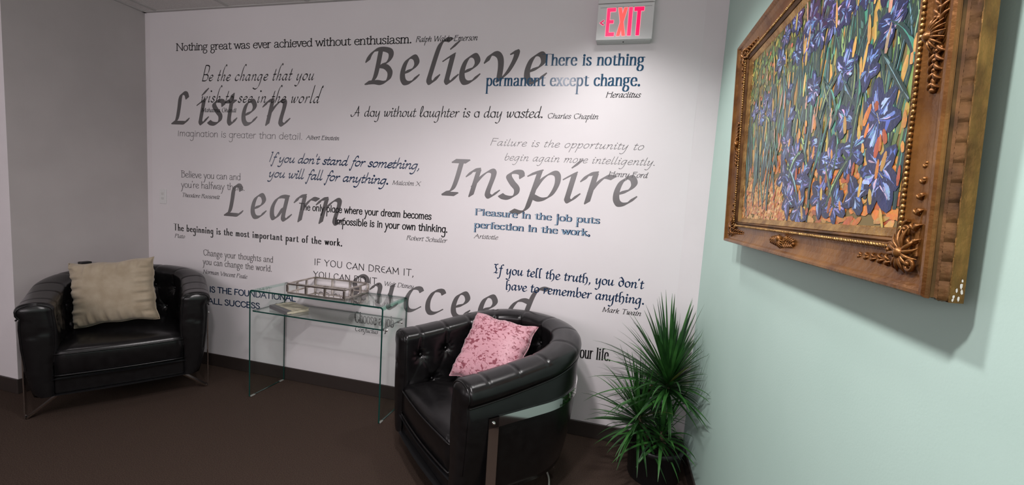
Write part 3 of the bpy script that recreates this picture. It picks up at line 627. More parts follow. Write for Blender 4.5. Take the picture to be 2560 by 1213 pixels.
def armchair(label, loc, rz, bolt_s):
    t = thing('armchair', label, 'armchair', loc, rz, 'tufted leather armchairs')
    # padded shell
    sh, rows = shell_mesh(); sh.build('tufted_shell', M_leather, t, smooth=True, weld=.0004)
    for sd in (-1, 1):
        mb, L = arm_front(rows, sd); af = mb.build('arm_front', M_leather, t, smooth=True, weld=.0003)
        mb = MB(); mb.tube(cr(L, 2), .0038, 6); mb.build('arm_piping', M_leather, af, smooth=True)
    for s, d, dz, row in SB:
        (px, py), (nx, ny) = path(s); H = rim(py); n = -TH-.010+.030
        mb = MB(); mb.ball((px+nx*(n-.006), py+ny*(n-.006), H-dz), .0085, 10, 6); mb.build('button', M_leather, t, smooth=True)
    mb = MB(); L = []
    for i in range(121):
        s = LT*i/120; (px, py), (nx, ny) = path(s, .003); L.append((px, py, rim(py)-.083))
    mb.tube(L, .0042, 6); mb.build('rim_piping', M_leather, t, smooth=True)
    # cushion
    mb = MB(); rows = []; c0 = (0, -.06)
    for sc_, z in ((.80, .232), (.97, .234), (1.0, .250), (1.0, .345), (.985, .366), (.95, .378), (.85, .389), (.65, .398), (.4, .402), (.05, .403)):
        rows.append([(c0[0]+(x-c0[0])*sc_, c0[1]+(y-c0[1])*sc_, z) for x, y in inner_outline(inset=-.004, front=-.004)])
    mb.grid(rows, closed_v=True); mb.face(rows[-1]); mb.face(rows[0][::-1])
    seat = mb.build('seat_cushion', M_leather, t, smooth=True, weld=.0003)
    for z in (.357, .243):
        ol = inner_outline(inset=-.001, front=-.008); L = [(x, y, z) for x, y in ol[-12:]]
        L = [(ol[-12][0], ol[-12][1]+.25, z)]+L+[(ol[0][0], ol[0][1], z), (ol[0][0], ol[0][1]+.25, z)]
        mb = MB(); mb.tube(L, .0045, 6); mb.build('cushion_piping', M_leather, seat, smooth=True)
    mb = MB(); mb.box((-.27, -LA+.004, .139), (.27, -LA+.05, .232)); mb.build('front_rail', M_leather, t, bevel=.012, seg=3)
    mb = MB(); ol = [(x*1.32, y*1.2) for x, y in inner_outline(inset=.02, front=.05)]
    mb.face([(x, y, .139) for x, y in ol]); mb.face([(x, y, .225) for x, y in ol][::-1]); mb.build('underside', M_black, t)
    # chrome strap and legs
    S0 = .085
    mb = MB(); rows = []
    for i in range(101):
        s = S0+(LT-2*S0)*i/100; (ax, ay), _ = path(s, .0015); (bx, by), _ = path(s, .0060)
        rows.append([(ax, ay, .458), (bx, by, .458), (bx, by, .498), (ax, ay, .498)])
    mb.grid(rows, closed_v=True); mb.face(rows[0]); mb.face(rows[-1][::-1])
    band = mb.build('chrome_band', M_chrome, t)
    for s in bolt_s+[LT-S0-.02, S0+.02]:
        (ax, ay), _ = path(s, .008); mb = MB(); mb.ball((ax, ay, .478), .0062); mb.build('bolt', M_chrome, band, smooth=True)
    for s0, s1, top in ((S0, S0+.044, .498), (LT-S0-.044, LT-S0, .498), (LT*.5-.30, LT*.5-.256, .141), (LT*.5+.256, LT*.5+.30, .141)):
        mb = MB(); rows = []
        for i in range(5):
            s = s0+(s1-s0)*i/4; q = -.075 if top < .2 else 0; (ax, ay), _ = path(s, .0015+q); (bx, by), _ = path(s, .0060+q)
            rows.append([(ax, ay, 0), (bx, by, 0), (bx, by, top), (ax, ay, top)])
        mb.grid(rows, closed_v=True); mb.face(rows[0]); mb.face(rows[-1][::-1]); mb.build('leg', M_chrome, t)
    for sg in (-1, 1):
        mb = MB(); p0 = Vector((sg*(RO-.002), -LA+S0+.022, .004)); p1 = Vector((sg*(RO-.15), -LA+.05, .15))
        dr = (p1-p0).normalized(); sd = Vector((0, 1, 0)); nn = dr.cross(sd)
        q = [[p+sd*a*.02+nn*b*.004 for a, b in ((-1, -1), (1, -1), (1, 1), (-1, 1))] for p in (p0, p1)]
        mb.grid(q, closed_v=True); mb.face(q[0]); mb.face(q[1][::-1]); mb.build('leg_brace', M_steel, t)
    return t
def yaw_of(fx, fy): return math.atan2(fx, -fy)       # local -Y looks along (fx, fy)
armchair('black tufted leather armchair in left corner holding a beige pillow', (-2.88, -.42, 0), .932, [])
armchair('black tufted leather armchair in front of glass table holding a pink pillow', (-.503, -.452, 0), -.731, [LT*.5+.18])

# ------------------------------------------------------------------ pillows
def pillow(name, label, w, h, th, loc, rot, m, wr, seed):
    rnd = random.Random(seed); N = 44; ph = [rnd.uniform(0, 6.28) for _ in range(12)]
    mb = MB()
    for sg in (-1, 1):
        rows = []
        for i in range(N+1):
            u = -1+2*i/N; r = []
            for j in range(N+1):
                v = -1+2*j/N
                pull = 1-.075*(1-v*v)*abs(u)**3; pull2 = 1-.075*(1-u*u)*abs(v)**3
                x = u*w/2*pull; z = v*h/2*pull2
                k = max(0, (1-abs(u)**2.6)*(1-abs(v)**2.6)); t = th/2*k**.42
                e = max(abs(u), abs(v))
                wrk = wr*sm(.45, .9, e)*sm(1.0, .93, e)*(math.sin((v if abs(u) > abs(v) else u)*23+ph[0]+u)+.7*math.sin((v if abs(u) > abs(v) else u)*41+ph[1]))
                t += wrk*.6+wr*.7*math.sin(3.1*u+2*v+ph[2])*k
                r.append((x+.004*math.sin(9*v+ph[3])*abs(u)**6, sg*max(t, 0), z+.004*math.sin(8*u+ph[4])*abs(v)**6))
            rows.append(r)
        mb.grid(rows, flip=(sg > 0))
    o = mb.build(name, m, smooth=True, weld=.0002)
    o.location = loc; o.rotation_euler = rot
    L = []
    f = lambda u, v: (u*w/2*(1-.075*(1-v*v)*abs(u)**3)+.004*math.sin(9*v+ph[3])*abs(u)**6, 0, v*h/2*(1-.075*(1-u*u)*abs(v)**3)+.004*math.sin(8*u+ph[4])*abs(v)**6)
    for k in range(81):
        a = k/80*4; s = int(min(a, 3.999)); q = (a-s)*2-1
        L.append(f(*[(q, -1), (1, q), (-q, 1), (-1, -q)][s]))
    mb = MB(); mb.tube(L, .0022, 6); mb.build('seam', m, o, smooth=True)
    return tag(o, label, 'pillow', 'throw pillows in the armchairs')
M_beige = noise_mix(mat('beige_linen', (.5, .43, .33), .85, spec=.1, Sheen_Weight=.2), (.34, .275, .195), (.42, .35, .26), 14, bump=.35, bscale=380, dist=.002)
M_pink = noise_mix(mat('pink_crushed_velvet', (.7, .4, .42), .42, spec=.35, Sheen_Weight=.4), (.25, .055, .08), (.60, .31, .36), 58, 6, .40, .48, bump=.6, bscale=60, dist=.004, stretch=(.75, 1, 1.1), distortion=1.1)
def velvet_nap(m):
    """broad patches where the crushed pile lies the other way"""
    nt = m.node_tree; r = next(n for n in nt.nodes if n.type == 'VALTORGB'); n1 = r.inputs[0].links[0].from_node; v = n1.inputs['Vector'].links[0].from_socket
    n = nt.nodes.new('ShaderNodeTexNoise'); n.inputs['Scale'].default_value = 7; nt.links.new(v, n.inputs['Vector'])
    q = nt.nodes.new('ShaderNodeMath'); q.operation = 'MULTIPLY_ADD'; q.inputs[1].default_value = .35; q.inputs[2].default_value = -.175
    nt.links.new(n.outputs['Fac'], q.inputs[0]); s = nt.nodes.new('ShaderNodeMath'); s.operation = 'ADD'
    nt.links.new(n1.outputs['Fac'], s.inputs[0]); nt.links.new(q.outputs[0], s.inputs[1]); nt.links.new(s.outputs[0], r.inputs[0])
velvet_nap(M_pink)
pillow('throw_pillow', 'beige linen throw pillow leaning in the left black armchair', .41, .375, .15, (-2.822, -.520, .620), tuple(math.radians(a) for a in (-10, -7.5, 31.6)), M_beige, .010, 3)
pillow('throw_pillow', 'pink crushed velvet throw pillow in the right black armchair', .345, .345, .13, (-.529, -.398, .562), tuple(math.radians(a) for a in (-38.4, 3, -12.8)), M_pink, .006, 8)
# ------------------------------------------------------------------ glass table
def glass(name, tint, fres_ior=1.5, refl=1.0):
    m = bpy.data.materials.new(name); m.use_nodes = True; nt = m.node_tree; nt.nodes.clear()
    o = nt.nodes.new('ShaderNodeOutputMaterial'); mx = nt.nodes.new('ShaderNodeMixShader'); tr = nt.nodes.new('ShaderNodeBsdfTransparent')
    gl = nt.nodes.new('ShaderNodeBsdfGlossy'); ge = nt.nodes.new('ShaderNodeNewGeometry')
    def math_(op, a, b=None):
        n = nt.nodes.new('ShaderNodeMath'); n.operation = op; nt.links.new(a, n.inputs[0])
        if b is not None: n.inputs[1].default_value = b
        return n.outputs[0]
    dt = nt.nodes.new('ShaderNodeVectorMath'); dt.operation = 'DOT_PRODUCT'
    nt.links.new(ge.outputs['Normal'], dt.inputs[0]); nt.links.new(ge.outputs['Incoming'], dt.inputs[1])
    q = math_('ABSOLUTE', dt.outputs['Value']); q = math_('SUBTRACT', q, 1.0); q = math_('ABSOLUTE', q); q = math_('POWER', q, 5.0)
    fr = math_('ADD', math_('MULTIPLY', q, .955), .045)      # Schlick, the same from both faces of the pane
    tr.inputs[0].default_value = (*tint, 1); gl.inputs['Roughness'].default_value = .01; gl.inputs['Color'].default_value = (refl, refl, refl, 1)
    nt.links.new(fr, mx.inputs[0]); nt.links.new(tr.outputs[0], mx.inputs[1]); nt.links.new(gl.outputs[0], mx.inputs[2])
    nt.links.new(mx.outputs[0], o.inputs[0]); return m
M_bend = glass('glass_bend', (.52, .74, .66))
M_glass = glass('clear_glass', (.945, .975, .96))
M_edge = mat('green_glass_edge', (.009, .055, .045), .12, spec=.6, coat=.3)
def glass_table():
    X0, X1, Y0, Y1, H, T, r = -2.097, -1.199, -.288, -.014, .672, .0095, .020
    t = thing('glass_table', 'clear bent glass console table with a lower shelf between the two armchairs', 'glass table', ((X0+X1)/2, (Y0+Y1)/2, 0))
    ox, oy = t.location.x, t.location.y; hx = (X1-X0)/2; hy = (Y1-Y0)/2
    def prof(off, rr):
        p = [(-hx+off, .004)]
        for k in range(9):
            a = PI-PI/2*k/8; p.append((-hx+off+rr+rr*math.cos(a), H-off-rr+rr*math.sin(a)))
        return p+[(-x, z) for x, z in p[::-1]]
    A, B = prof(0, r), prof(T, r-T)
    mb = MB()
    mb.grid([[(x, -hy, z) for x, z in A], [(x, hy, z) for x, z in A]], 0, flip=True)
    mb.grid([[(x, -hy, z) for x, z in B], [(x, hy, z) for x, z in B]], 0)
    n0 = len(A)-1
    for k in range(2*n0):
        if k % n0 in range(1, 9) or k % n0 in range(n0-9, n0-1): mb.m[k] = 2
    for y, fl in ((-hy, False), (hy, True)):
        mb.grid([[(x, y, z) for x, z in A], [(x, y, z) for x, z in B]], 1, flip=fl)
    for P, Q in ((A[0], B[0]), (A[-1], B[-1])): mb.face([(P[0], -hy, P[1]), (Q[0], -hy, Q[1]), (Q[0], hy, Q[1]), (P[0], hy, P[1])], 1)
    mb.build('glass_body', [M_glass, M_edge, M_bend], t)
    zs = .545; xa, xb = -hx+T+.012, hx-T-.002; ya, yb = -hy+.004, hy-.03
    mb = MB(); mb.box((xa, ya, zs-.008), (xb, yb, zs)); mb.m = [0, 0, 1, 1, 1, 1]; sh = mb.build('glass_shelf', [M_glass, M_edge], t)
    for x, sx in ((-hx, 1), (hx, -1)):
        for y in (ya+.035, yb-.035):
            mb = MB()
            a = x-sx*.010
            mb.tube([(a, y, zs-.012), (a+sx*.004, y, zs-.012), (x+sx*.0, y, zs-.012)], [.006, .009, .009], 10)
            mb.tube([(x+sx*T, y, zs-.012), (x+sx*(T+.02), y, zs-.012)], .008, 10); mb.build('shelf_pin', M_chrome, t, smooth=True)
    for x in (-hx+T/2, hx-T/2):
        for y in (-hy+.022, hy-.022):
            mb = MB(); mb.box((x-.007, y-.016, 0), (x+.007, y+.016, .0042)); mb.build('foot_pad', mat('clear_pad', (.34, .34, .32), .3), t, bevel=.001)
glass_table()
def tray():
    X0, X1, Y0, Y1, Z0, Hh, b = -1.850, -1.472, -.260, -.018, .6725, .062, .0048
    t = thing('mirrored_tray', 'silver metal lattice tray with mirrored base on the glass table', 'tray', ((X0+X1)/2, (Y0+Y1)/2, Z0), math.radians(1.0))
    hx, hy = (X1-X0)/2, (Y1-Y0)/2
    ms = noise_mix(mat('antique_silver', (.55, .5, .46), .3, metal=1), (.40, .355, .32), (.72, .67, .62), 22, bump=.1)
    for z in (b, Hh-b):
        for y in (-hy, hy): mb = MB(); mb.box((-hx, y-b, z-b), (hx, y+b, z+b)); mb.build('rail', ms, t, bevel=.0012)
        for x in (-hx, hx): mb = MB(); mb.box((x-b, -hy+b, z-b), (x+b, hy-b, z+b)); mb.build('rail', ms, t, bevel=.0012)
    for x in (-hx, -hx/3, hx/3, hx):
        for y in (-hy, hy): mb = MB(); mb.box((x-b*1.25, y-b, 2*b), (x+b*1.25, y+b, Hh-2*b)); mb.build('post', ms, t, bevel=.001)
    for y in (-hy/3, hy/3):
        for x in (-hx, hx): mb = MB(); mb.box((x-b*1.25, y-b, 2*b), (x+b*1.25, y+b, Hh-2*b)); mb.build('post', ms, t, bevel=.001)
    mb = MB(); mb.box((-hx+b, -hy+b, .001), (hx-b, hy-b, .005)); mb.build('mirror_base', mat('mirror', (.86, .86, .85), .03, metal=1), t)
tray()
def book():
    t = thing('book', 'cream covered book with grey spine on the glass table shelf', 'book', (-1.908, -.178, .5455), math.atan2(-.36, .933))
    a, b, h = .103, .070, .021
    mc = noise_mix(mat('book_cover', (.55, .5, .36), .5), (.30, .28, .20), (.66, .60, .45), 24, 5, bump=.1); mg = mat('grey_cloth', (.16, .155, .16), .6)
    mp = noise_mix(mat('book_pages', (.7, .64, .5), .8), (.62, .56, .42), (.78, .72, .58), 90, stretch=(1, 1, 12))
    mb = MB(); mb.box((-a+.004, -b+.006, .0025), (a-.004, b-.004, h-.0025)); mb.build('pages', mp, t)
    mb = MB(); mb.box((-a, -b+.03, h-.0025), (a, b, h)); mb.box((-a, -b+.03, 0), (a, b, .0025)); mb.build('cover', mc, t, bevel=.0006)
    mb = MB(); mb.box((-a, -b, h-.0026), (a, -b+.03, h+.0003)); mb.box((-a, -b, 0), (a, -b+.03, .0026)); mb.box((-a, -b-.001, 0), (a, -b+.004, h)); mb.build('spine', mg, t, bevel=.0006)
book()

# ------------------------------------------------------------------ potted plant
def plant():
    px, py = .272, -.235
    t = thing('potted_plant', 'spiky green dracaena in a black pot in the corner by the mint wall', 'potted plant', (px, py, 0))
    rnd = random.Random(11); R0, R1, H = .118, .133, .176
    mb = MB(); mb.lathe([(0, .001), (R0-.004, .001), (R0, .006), (R1-.006, H-.025), (R1, H-.022), (R1+.001, H-.004), (R1-.003, H), (R1-.010, H-.002), (R1-.012, H-.03), (0.001, H-.03)], 40)
    mb.build('pot', mat('black_pot', (.012, .011, .012), .45), t, smooth=True)
    ms = noise_mix(mat('potting_soil', (.03, .022, .016), .95), (.012, .009, .007), (.05, .036, .026), 60, bump=.9, bscale=90)
    mb = MB(); rows = []
    for i in range(9):
        r = (R1-.014)*i/8+.0005; rows.append([(r*math.cos(2*PI*j/28), r*math.sin(2*PI*j/28), H-.026+.006*rnd.random()) for j in range(28)])
    mb.grid(rows, closed_v=True); mb.build('soil', ms, t, smooth=True)
    mcane = noise_mix(mat('cane', (.12, .09, .055), .8), (.06, .045, .03), (.17, .13, .08), 40, bump=.5, stretch=(1, 1, 6))
    m1 = noise_mix(mat('dark_green_leaf', (.02, .1, .02), .38, spec=.5), (.006, .030, .008), (.026, .105, .020), 9, 2)
    m2 = noise_mix(mat('mid_green_leaf', (.03, .13, .02), .38, spec=.5), (.012, .060, .011), (.045, .165, .032), 9, 2)
    m3 = mat('yellowish_leaf', (.13, .16, .035), .45)
    # head: base point, top of cane, leaf count, length range, droop
    heads = [((.02, .015), (.036, .01, .47), 180, (.26, .42), .50, 3), ((-.045, -.01), (-.085, -.01, .285), 92, (.20, .34), .6, 5), ((.03, -.03), (.02, -.05, .235), 46, (.16, .30), .9, 7)]
    XW, YW = XR-px-.004, -py-.004
    for hi, ((bx, by), (tx, ty, tz), n, (l0, l1), droop, seed) in enumerate(heads):
        rn = random.Random(seed)
        mb = MB(); L = cr([(bx, by, H-.03), (bx*.9+tx*.1+.008, by, H+(tz-H)*.35), (tx*.8+bx*.2, ty, H+(tz-H)*.75), (tx, ty, tz+.02)], 5)
        mb.tube(L, [.011-.003*i/len(L)+.0008*(i % 2) for i in range(len(L))], 9); mb.build('cane', mcane, t, smooth=True)
        mb = MB()
        for k in range(n):
            f = (k+.5)/n; az = k*2.39996+rn.uniform(-.3, .3)
            el = math.radians(87-(104 if hi == 0 else 116)*f**.9+rn.uniform(-9, 9)); ln = rn.uniform(l0, l1)*(1 if f < .8 else .85)
            z0 = tz+.03-.075*f; d = Vector((math.cos(az)*math.cos(el), math.sin(az)*math.cos(el), math.sin(el)))
            p = Vector((tx, ty, z0))+Vector((math.cos(az), math.sin(az), 0))*.006
            side = Vector((-math.sin(az), math.cos(az), 0)); wd = rn.uniform(.0062, .0098); mi = 0 if rn.random() < .55 else (1 if rn.random() < .96 else 2)
            S = 9; rows = []; tw = rn.uniform(-.5, .5); bend = droop*rn.uniform(.3, 1.15)*(.35+math.cos(el))
            side = (side+Vector((0, 0, tw*.4))).normalized()
            if d.x > .05: ln = min(ln, (XW-tx)/d.x*.98)
            if d.y > .05: ln = min(ln, (YW-ty)/d.y*.98)
            if ln < .09: continue
            for s in range(S+1):
                u = s/S; wv = wd*(.55+.45*sm(0, .25, u))*(1-u**2.4)+.0003
                nrm = d.cross(side)
                rows.append([p-side*wv, p-nrm*wv*.35, p+side*wv])
                p = p+d*(ln/S); d = (d+Vector((0, 0, -1))*bend*u*.30).normalized()
                if p.y > YW: p.y = YW
                if p.x > XW: p.x = XW
                if p.z < .02: p.z = .02
                side = (side-d*side.dot(d)).normalized()
            mb.grid(rows, mi)
        mb.build('foliage', [m1, m2, m3], t, smooth=True)
plant()
# ------------------------------------------------------------------ cord under the right armchair
mb = MB(); mb.tube(cr([(-.42, -.30, .006), (-.30, -.32, .006), (-.225, -.40, .0055), (-.200, -.50, .0055), (-.212, -.60, .0055), (-.26, -.72, .0055), (-.30, -.82, .0055)], 8), .0045, 8)
tag(mb.build('power_cord', mat('white_cord', (.62, .62, .55), .4), smooth=True), 'thin whitish power cord on the carpet beside the right armchair', 'cord')

# ------------------------------------------------------------------ framed painting
def painting():
    LEAN, ROLL = math.radians(2.0), 0
    PW, PH, MX, MZ = .405, .2535, .110, .083           # half size of the canvas, frame margins
    yc, zb = -1.173, 1.197
    t = thing('framed_painting', 'garden flower painting in wide ornate gilded frame on the mint wall', 'painting', (XR-.022, yc, zb))
    # local x = right (towards the viewer, world -y), y = up, z = off the wall; lean about the bottom edge
    Rl = Matrix(((0, 0, -1, 0), (-1, 0, 0, 0), (0, 1, 0, 0), (0, 0, 0, 1)))
    Lean = Matrix.Rotation(LEAN, 4, 'Y') if False else Matrix.Rotation(-LEAN, 4, 'Y')
    t.matrix_world = Matrix.Translation((XR-.022, yc, zb)) @ Lean @ Rl
    cy = PH+MZ+.004                                     # canvas centre above the bottom edge
    gold = noise_mix(mat('aged_gilt', (.35, .19, .06), .36, metal=.55), (.125, .046, .011), (.31, .138, .032), 14, 6, .3, .7, bump=.10, bscale=90, stretch=(1, 1, 1))
    gold2 = noise_mix(mat('bright_gilt', (.5, .3, .1), .32, metal=.8), (.28, .14, .04), (.56, .34, .115), 30, 4, bump=.2, bscale=160)
    dark = noise_mix(mat('dark_gilt', (.16, .08, .03), .45, metal=.6), (.06, .027, .010), (.20, .095, .032), 22, 5, bump=.06, bscale=140)
    side = noise_mix(mat('side_gilt', (.3, .17, .05), .45, metal=.65), (.105, .05, .013), (.25, .135, .034), 45, 5, bump=.2, bscale=110, stretch=(1, .5, 1))
    def ring(name, prof, m, smooth=False, parent=t, seg=1):
        """prof: (margin fraction 0..1.05, height off the back) swept round with mitred corners"""
        mb = MB()
        rows = []
        for f, h in prof:
            a, b = PW+f*MX, PH+f*MZ; rows.append([(-a, cy-b, h), (a, cy-b, h), (a, cy+b, h), (-a, cy+b, h)])
        for a, b in zip(rows, rows[1:]):
            for i in range(4): mb.face([a[i], a[(i+1) % 4], b[(i+1) % 4], b[i]])
        return mb.build(name, m, parent)
    ring('liner', [(-.03, .012), (0, .015), (.14, .021), (.16, .020)], gold2)
    ring('inner_moulding', [(.16, .010), (.16, .023), (.20, .027), (.24, .024), (.28, .027), (.33, .0275)], dark)
    ring('scoop_panel', [(.33, .02), (.33, .027), (.40, .0245), (.55, .0235), (.70, .0265), (.84, .032), (.88, .0365), (.92, .0395), (.97, .040), (1.0, .0375), (1.005, .033)], gold)
    ring('outer_step', [(1.005, .034), (.99, .031), (.985, .027), (1.0, .0245)], dark)
    ring('outer_side', [(1.035, .0155), (1.042, .0145), (1.042, .0), (.9, 0)], side)
    ring('rear_panel', [(.9, 0), (-.1, 0)], dark)
    # bead rope round the inner moulding, one part per side
    a, b = PW+.305*MX, PH+.305*MZ
    for (x0, y0), (x1, y1) in (((-a, -b), (a, -b)), ((a, -b), (a, b)), ((a, b), (-a, b)), ((-a, b), (-a, -b))):
        L = math.hypot(x1-x0, y1-y0); n = int(L/.0076); mb = MB()
        ux, uy = (x1-x0)/L, (y1-y0)/L
        for k in range(n):
            f = (k+.5)/n; c = Vector((x0+(x1-x0)*f, cy+y0+(y1-y0)*f, .0285)); dv = Vector((ux*.0033+uy*.0016, uy*.0033-ux*.0016, 0))
            mb.tube([c-dv, c-dv*.5, c+dv*.5, c+dv], [.0014, .0032, .0032, .0014], 7)
        mb.build('bead_rope', gold2, t, smooth=True)
    # scalloped shell moulding on the outer slope
    for sx, sy in ((0, -1), (1, 0), (0, 1), (-1, 0)):
        L = 2*((PW+1.02*MX) if sy else (PH+1.02*MZ)); n = int(L/.0235); mb = MB()
        for k in range(n):
            c = -L/2+L*(k+.5)/n; hl = L/n/2
            rows = []
            for j in range(9):
                q = -1+2*j/8; row = []
                for i in range(6):
                    v = i/5; prot = .0014*(1-abs(q)**3)+.0005*math.cos(q*11)*(v < .85)+(.0012 if i == 4 else 0)*(1-q*q)
                    hgt = .0245-.0095*v; e = .99+.036*v
                    off = prot
                    if sy: row.append((c+q*hl, cy+sy*(PH+e*MZ+off), hgt))
                    else: row.append((sx*(PW+e*MX+off), cy+c+q*hl, hgt))
                rows.append(row)
            mb.grid(rows)
        mb.build('shell_moulding', dark, t, smooth=True)
    # carved corner and centre ornaments
    def leaf(mb, x, y, ang, ln, wd, h, curl, q=1):
        pts = []; rad = []; a = ang
        for k in range(8):
            f = k/7; pts.append((x, y, h+.006*math.sin(PI*f)*q)); rad.append(max(.0006, wd*(.45+.9*f)*(1-f**3)))
            x += math.cos(a)*ln/7; y += math.sin(a)*ln/7; a += curl*f
        mb.tube(pts, rad, 7)
    def scroll(mb, x, y, ang, r, turns, wd, h, hand):
        pts = []; rad = []
        for k in range(26):
            f = k/25; rr = r*(1-.85*f); th = ang+hand*f*turns*2*PI
            pts.append((x+rr*math.cos(th), y+rr*math.sin(th), h+.004*f)); rad.append(wd*(1-.45*f))
        mb.tube(pts, rad, 7)
        mb.ball((x, y, h+.004), wd*1.15, 8, 6)
    def ornament(name, cx, cyy, ang, s, corner, h=.026):
        mb = MB(); rn = random.Random(int(abs(cx*971+cyy*733)*100)); P = []
        ca, sa = math.cos(ang), math.sin(ang)
        def T(x, y): return (cx+(x*ca-y*sa)*s, cyy+(x*sa+y*ca)*s)
        if corner:                                       # two arms along the frame, fan in the middle
            for arm in (0, 1):
                da = PI/2*arm; hand = 1 if arm == 0 else -1
                for k in range(6):
                    f = .18+k*.14; x, y = (f, .02*hand) if arm == 0 else (.02*hand*-1, f)
                    q = T(x, y); leaf(mb, q[0], q[1], ang+da+hand*.55, .030*s*4*(1-k*.10), .0030, h-.003*k*.5, .25*hand)
                    leaf(mb, q[0], q[1], ang+da-hand*.50, .026*s*4*(1-k*.10), .0028, h-.003*k*.5, -.3*hand)
                    q = T(*((f+.05, 0) if arm == 0 else (0, f+.05))); mb.ball((q[0], q[1], h+.003-.001*k), .0042-.0003*k, 8, 6)
                st = [T(*((.1+.1*k, .015*math.sin(k)) if arm == 0 else (.015*math.sin(k), .1+.1*k))) for k in range(9)]
                mb.tube([(x_, y_, h-.001-.0006*k) for k, (x_, y_) in enumerate(st)], [.0042-.0003*k for k in range(9)], 7)
                q = T(*((.34, .13) if arm == 0 else (.13, .34))); scroll(mb, q[0], q[1], ang+da, .012, 1.3, .0026, h+.001, hand)
            for k in range(7):
                a2 = ang+PI/4+PI+(-1.05+.35*k); q = T(.14, .14); leaf(mb, q[0], q[1], a2, .032, .0038, h+.004, .18*(k-3))
            for k in range(5):
                a2 = ang+PI/4+(-.7+.35*k); q = T(.10, .10); leaf(mb, q[0], q[1], a2, .040, .0036, h+.003, .12*(k-2))
            q = T(.12, .12); mb.ball((q[0], q[1], h+.008), .0085, 10, 8)
            q = T(-.02, -.02); scroll(mb, q[0]+.008*math.cos(ang), q[1]+.008*math.sin(ang), ang+1, .012, 1.2, .003, h+.006, 1)
        else:                                            # shell in the middle of a side, leaves both ways
            for sg in (-1, 1):
                for k in range(5):
                    q = T(sg*(.10+.17*k), .0); leaf(mb, q[0], q[1], ang+(0 if sg > 0 else PI)+.5, .026*(1-k*.1), .0032, h-.002, .3)
                    leaf(mb, q[0], q[1], ang+(0 if sg > 0 else PI)-.5, .026*(1-k*.1), .0032, h-.002, -.3)
                    mb.ball((q[0], q[1], h+.002), .0048-.0005*k, 8, 6)
                q = T(sg*.30, .06*sg); scroll(mb, q[0], q[1], ang+(0 if sg > 0 else PI), .010, 1.2, .0024, h, sg)
                q = T(sg*.95, 0); mb.ball((q[0], q[1], h+.001), .0045, 8, 6); q = T(sg*.80, 0); mb.ball((q[0], q[1], h+.001), .0036, 8, 6)
            for k in range(9):
                a2 = ang-PI/2+(-1.2+.3*k); q = T(0, .12); leaf(mb, q[0], q[1], a2, .025, .0026, h+.004, .05*(k-4))
            q = T(0, .10); mb.ball((q[0], q[1], h+.007), .008, 10, 8)
        return mb.build(name, gold, t, smooth=True)
    ax, az = PW+.60*MX, PH+.60*MZ
    for sx, sy, ang in ((-1, -1, 0), (1, -1, PI/2), (1, 1, PI), (-1, 1, -PI/2)):
        ornament('corner_ornament', sx*ax, cy+sy*az, ang, .15, True)
    for x, y, ang in ((0, -az, 0), (ax, 0, PI/2), (0, az, PI), (-ax, 0, -PI/2)):
        ornament('side_ornament', x, cy+y, ang, .075, False)
    # plaster chips at the lower near corner
    mb = MB(); rn = random.Random(4); X = PW+1.042*MX+.0004
    for yy, zz, s in ((.006, .006, .0028), (.008, .011, .002), (.014, .0035, .0026), (.0155, .0085, .0022), (.022, .0045, .0032), (.028, .004, .002), (.004, .0115, .002)):
        yb = cy-PH-1.042*MZ+yy; mb.face([(X, yb+s*math.cos(a)*rn.uniform(.6, 1.2)*1.3, zz+s*.6*math.sin(a)*rn.uniform(.6, 1.2)) for a in [k*PI/3 for k in range(6)]])
    mb.build('plaster_chips', mat('bare_plaster', (.75, .72, .66), .8), t)
    # canvas: a generic impasto flower garden of random dabs
    mb = MB(); mb.box((-PW-.002, cy-PH-.002, .004), (PW+.002, cy+PH+.002, .0125)); cv = mb.build('canvas', mat('canvas_ground', (.20, .15, .06), .6), t)
    pm = mat('oil_paint', (.5, .5, .5), .30, spec=.5, coat=.15); nt = pm.node_tree; at = nt.nodes.new('ShaderNodeAttribute'); at.attribute_name = 'paint'
    nt.links.new(at.outputs['Color'], nt.nodes['Principled BSDF'].inputs['Base Color'])
    nn = nt.nodes.new('ShaderNodeTexNoise'); nn.inputs['Scale'].default_value = 170; tcn = nt.nodes.new('ShaderNodeTexCoord'); nt.links.new(tcn.outputs['Object'], nn.inputs['Vector'])
    bp = nt.nodes.new('ShaderNodeBump'); bp.inputs['Strength'].default_value = .3; bp.inputs['Distance'].default_value = .002
    nt.links.new(nn.outputs['Fac'], bp.inputs['Height']); nt.links.new(bp.outputs[0], nt.nodes['Principled BSDF'].inputs['Normal'])
    rn = random.Random(21); mb = MB(); Z = [.0126]
    def dab(u, v, ang, ln, wd, col, jit=.22, bend=0, tip=.10):
        """one stroke of paint; u 0..1 left to right, v 0..1 bottom to top"""
        k = 1+rn.uniform(-jit, jit); col = tuple(max(0.003, c*k*(1+rn.uniform(-.08, .08))) for c in col)
        x, y = -PW+u*2*PW, cy-PH+v*2*PH; Z[0] += 5e-7; z = Z[0]; n = 6; a = ang; top = []; bot = []; mid = []
        x -= math.cos(a)*ln/2; y -= math.sin(a)*ln/2
        for i in range(n+1):
            f = i/n; w2 = wd/2*math.sin(PI*(tip+(.96-tip)*f))**.6*(1+rn.uniform(-.14, .14)); px_, py_ = -math.sin(a)*w2, math.cos(a)*w2
            cl = lambda X_, Y_: (min(PW, max(-PW, X_)), min(cy+PH, max(cy-PH, Y_)))
            top.append((*cl(x+px_, y+py_), z)); bot.append((*cl(x-px_, y-py_), z)); mid.append((*cl(x, y), z+.00018))
            x += math.cos(a)*ln/n; y += math.sin(a)*ln/n; a += bend/n
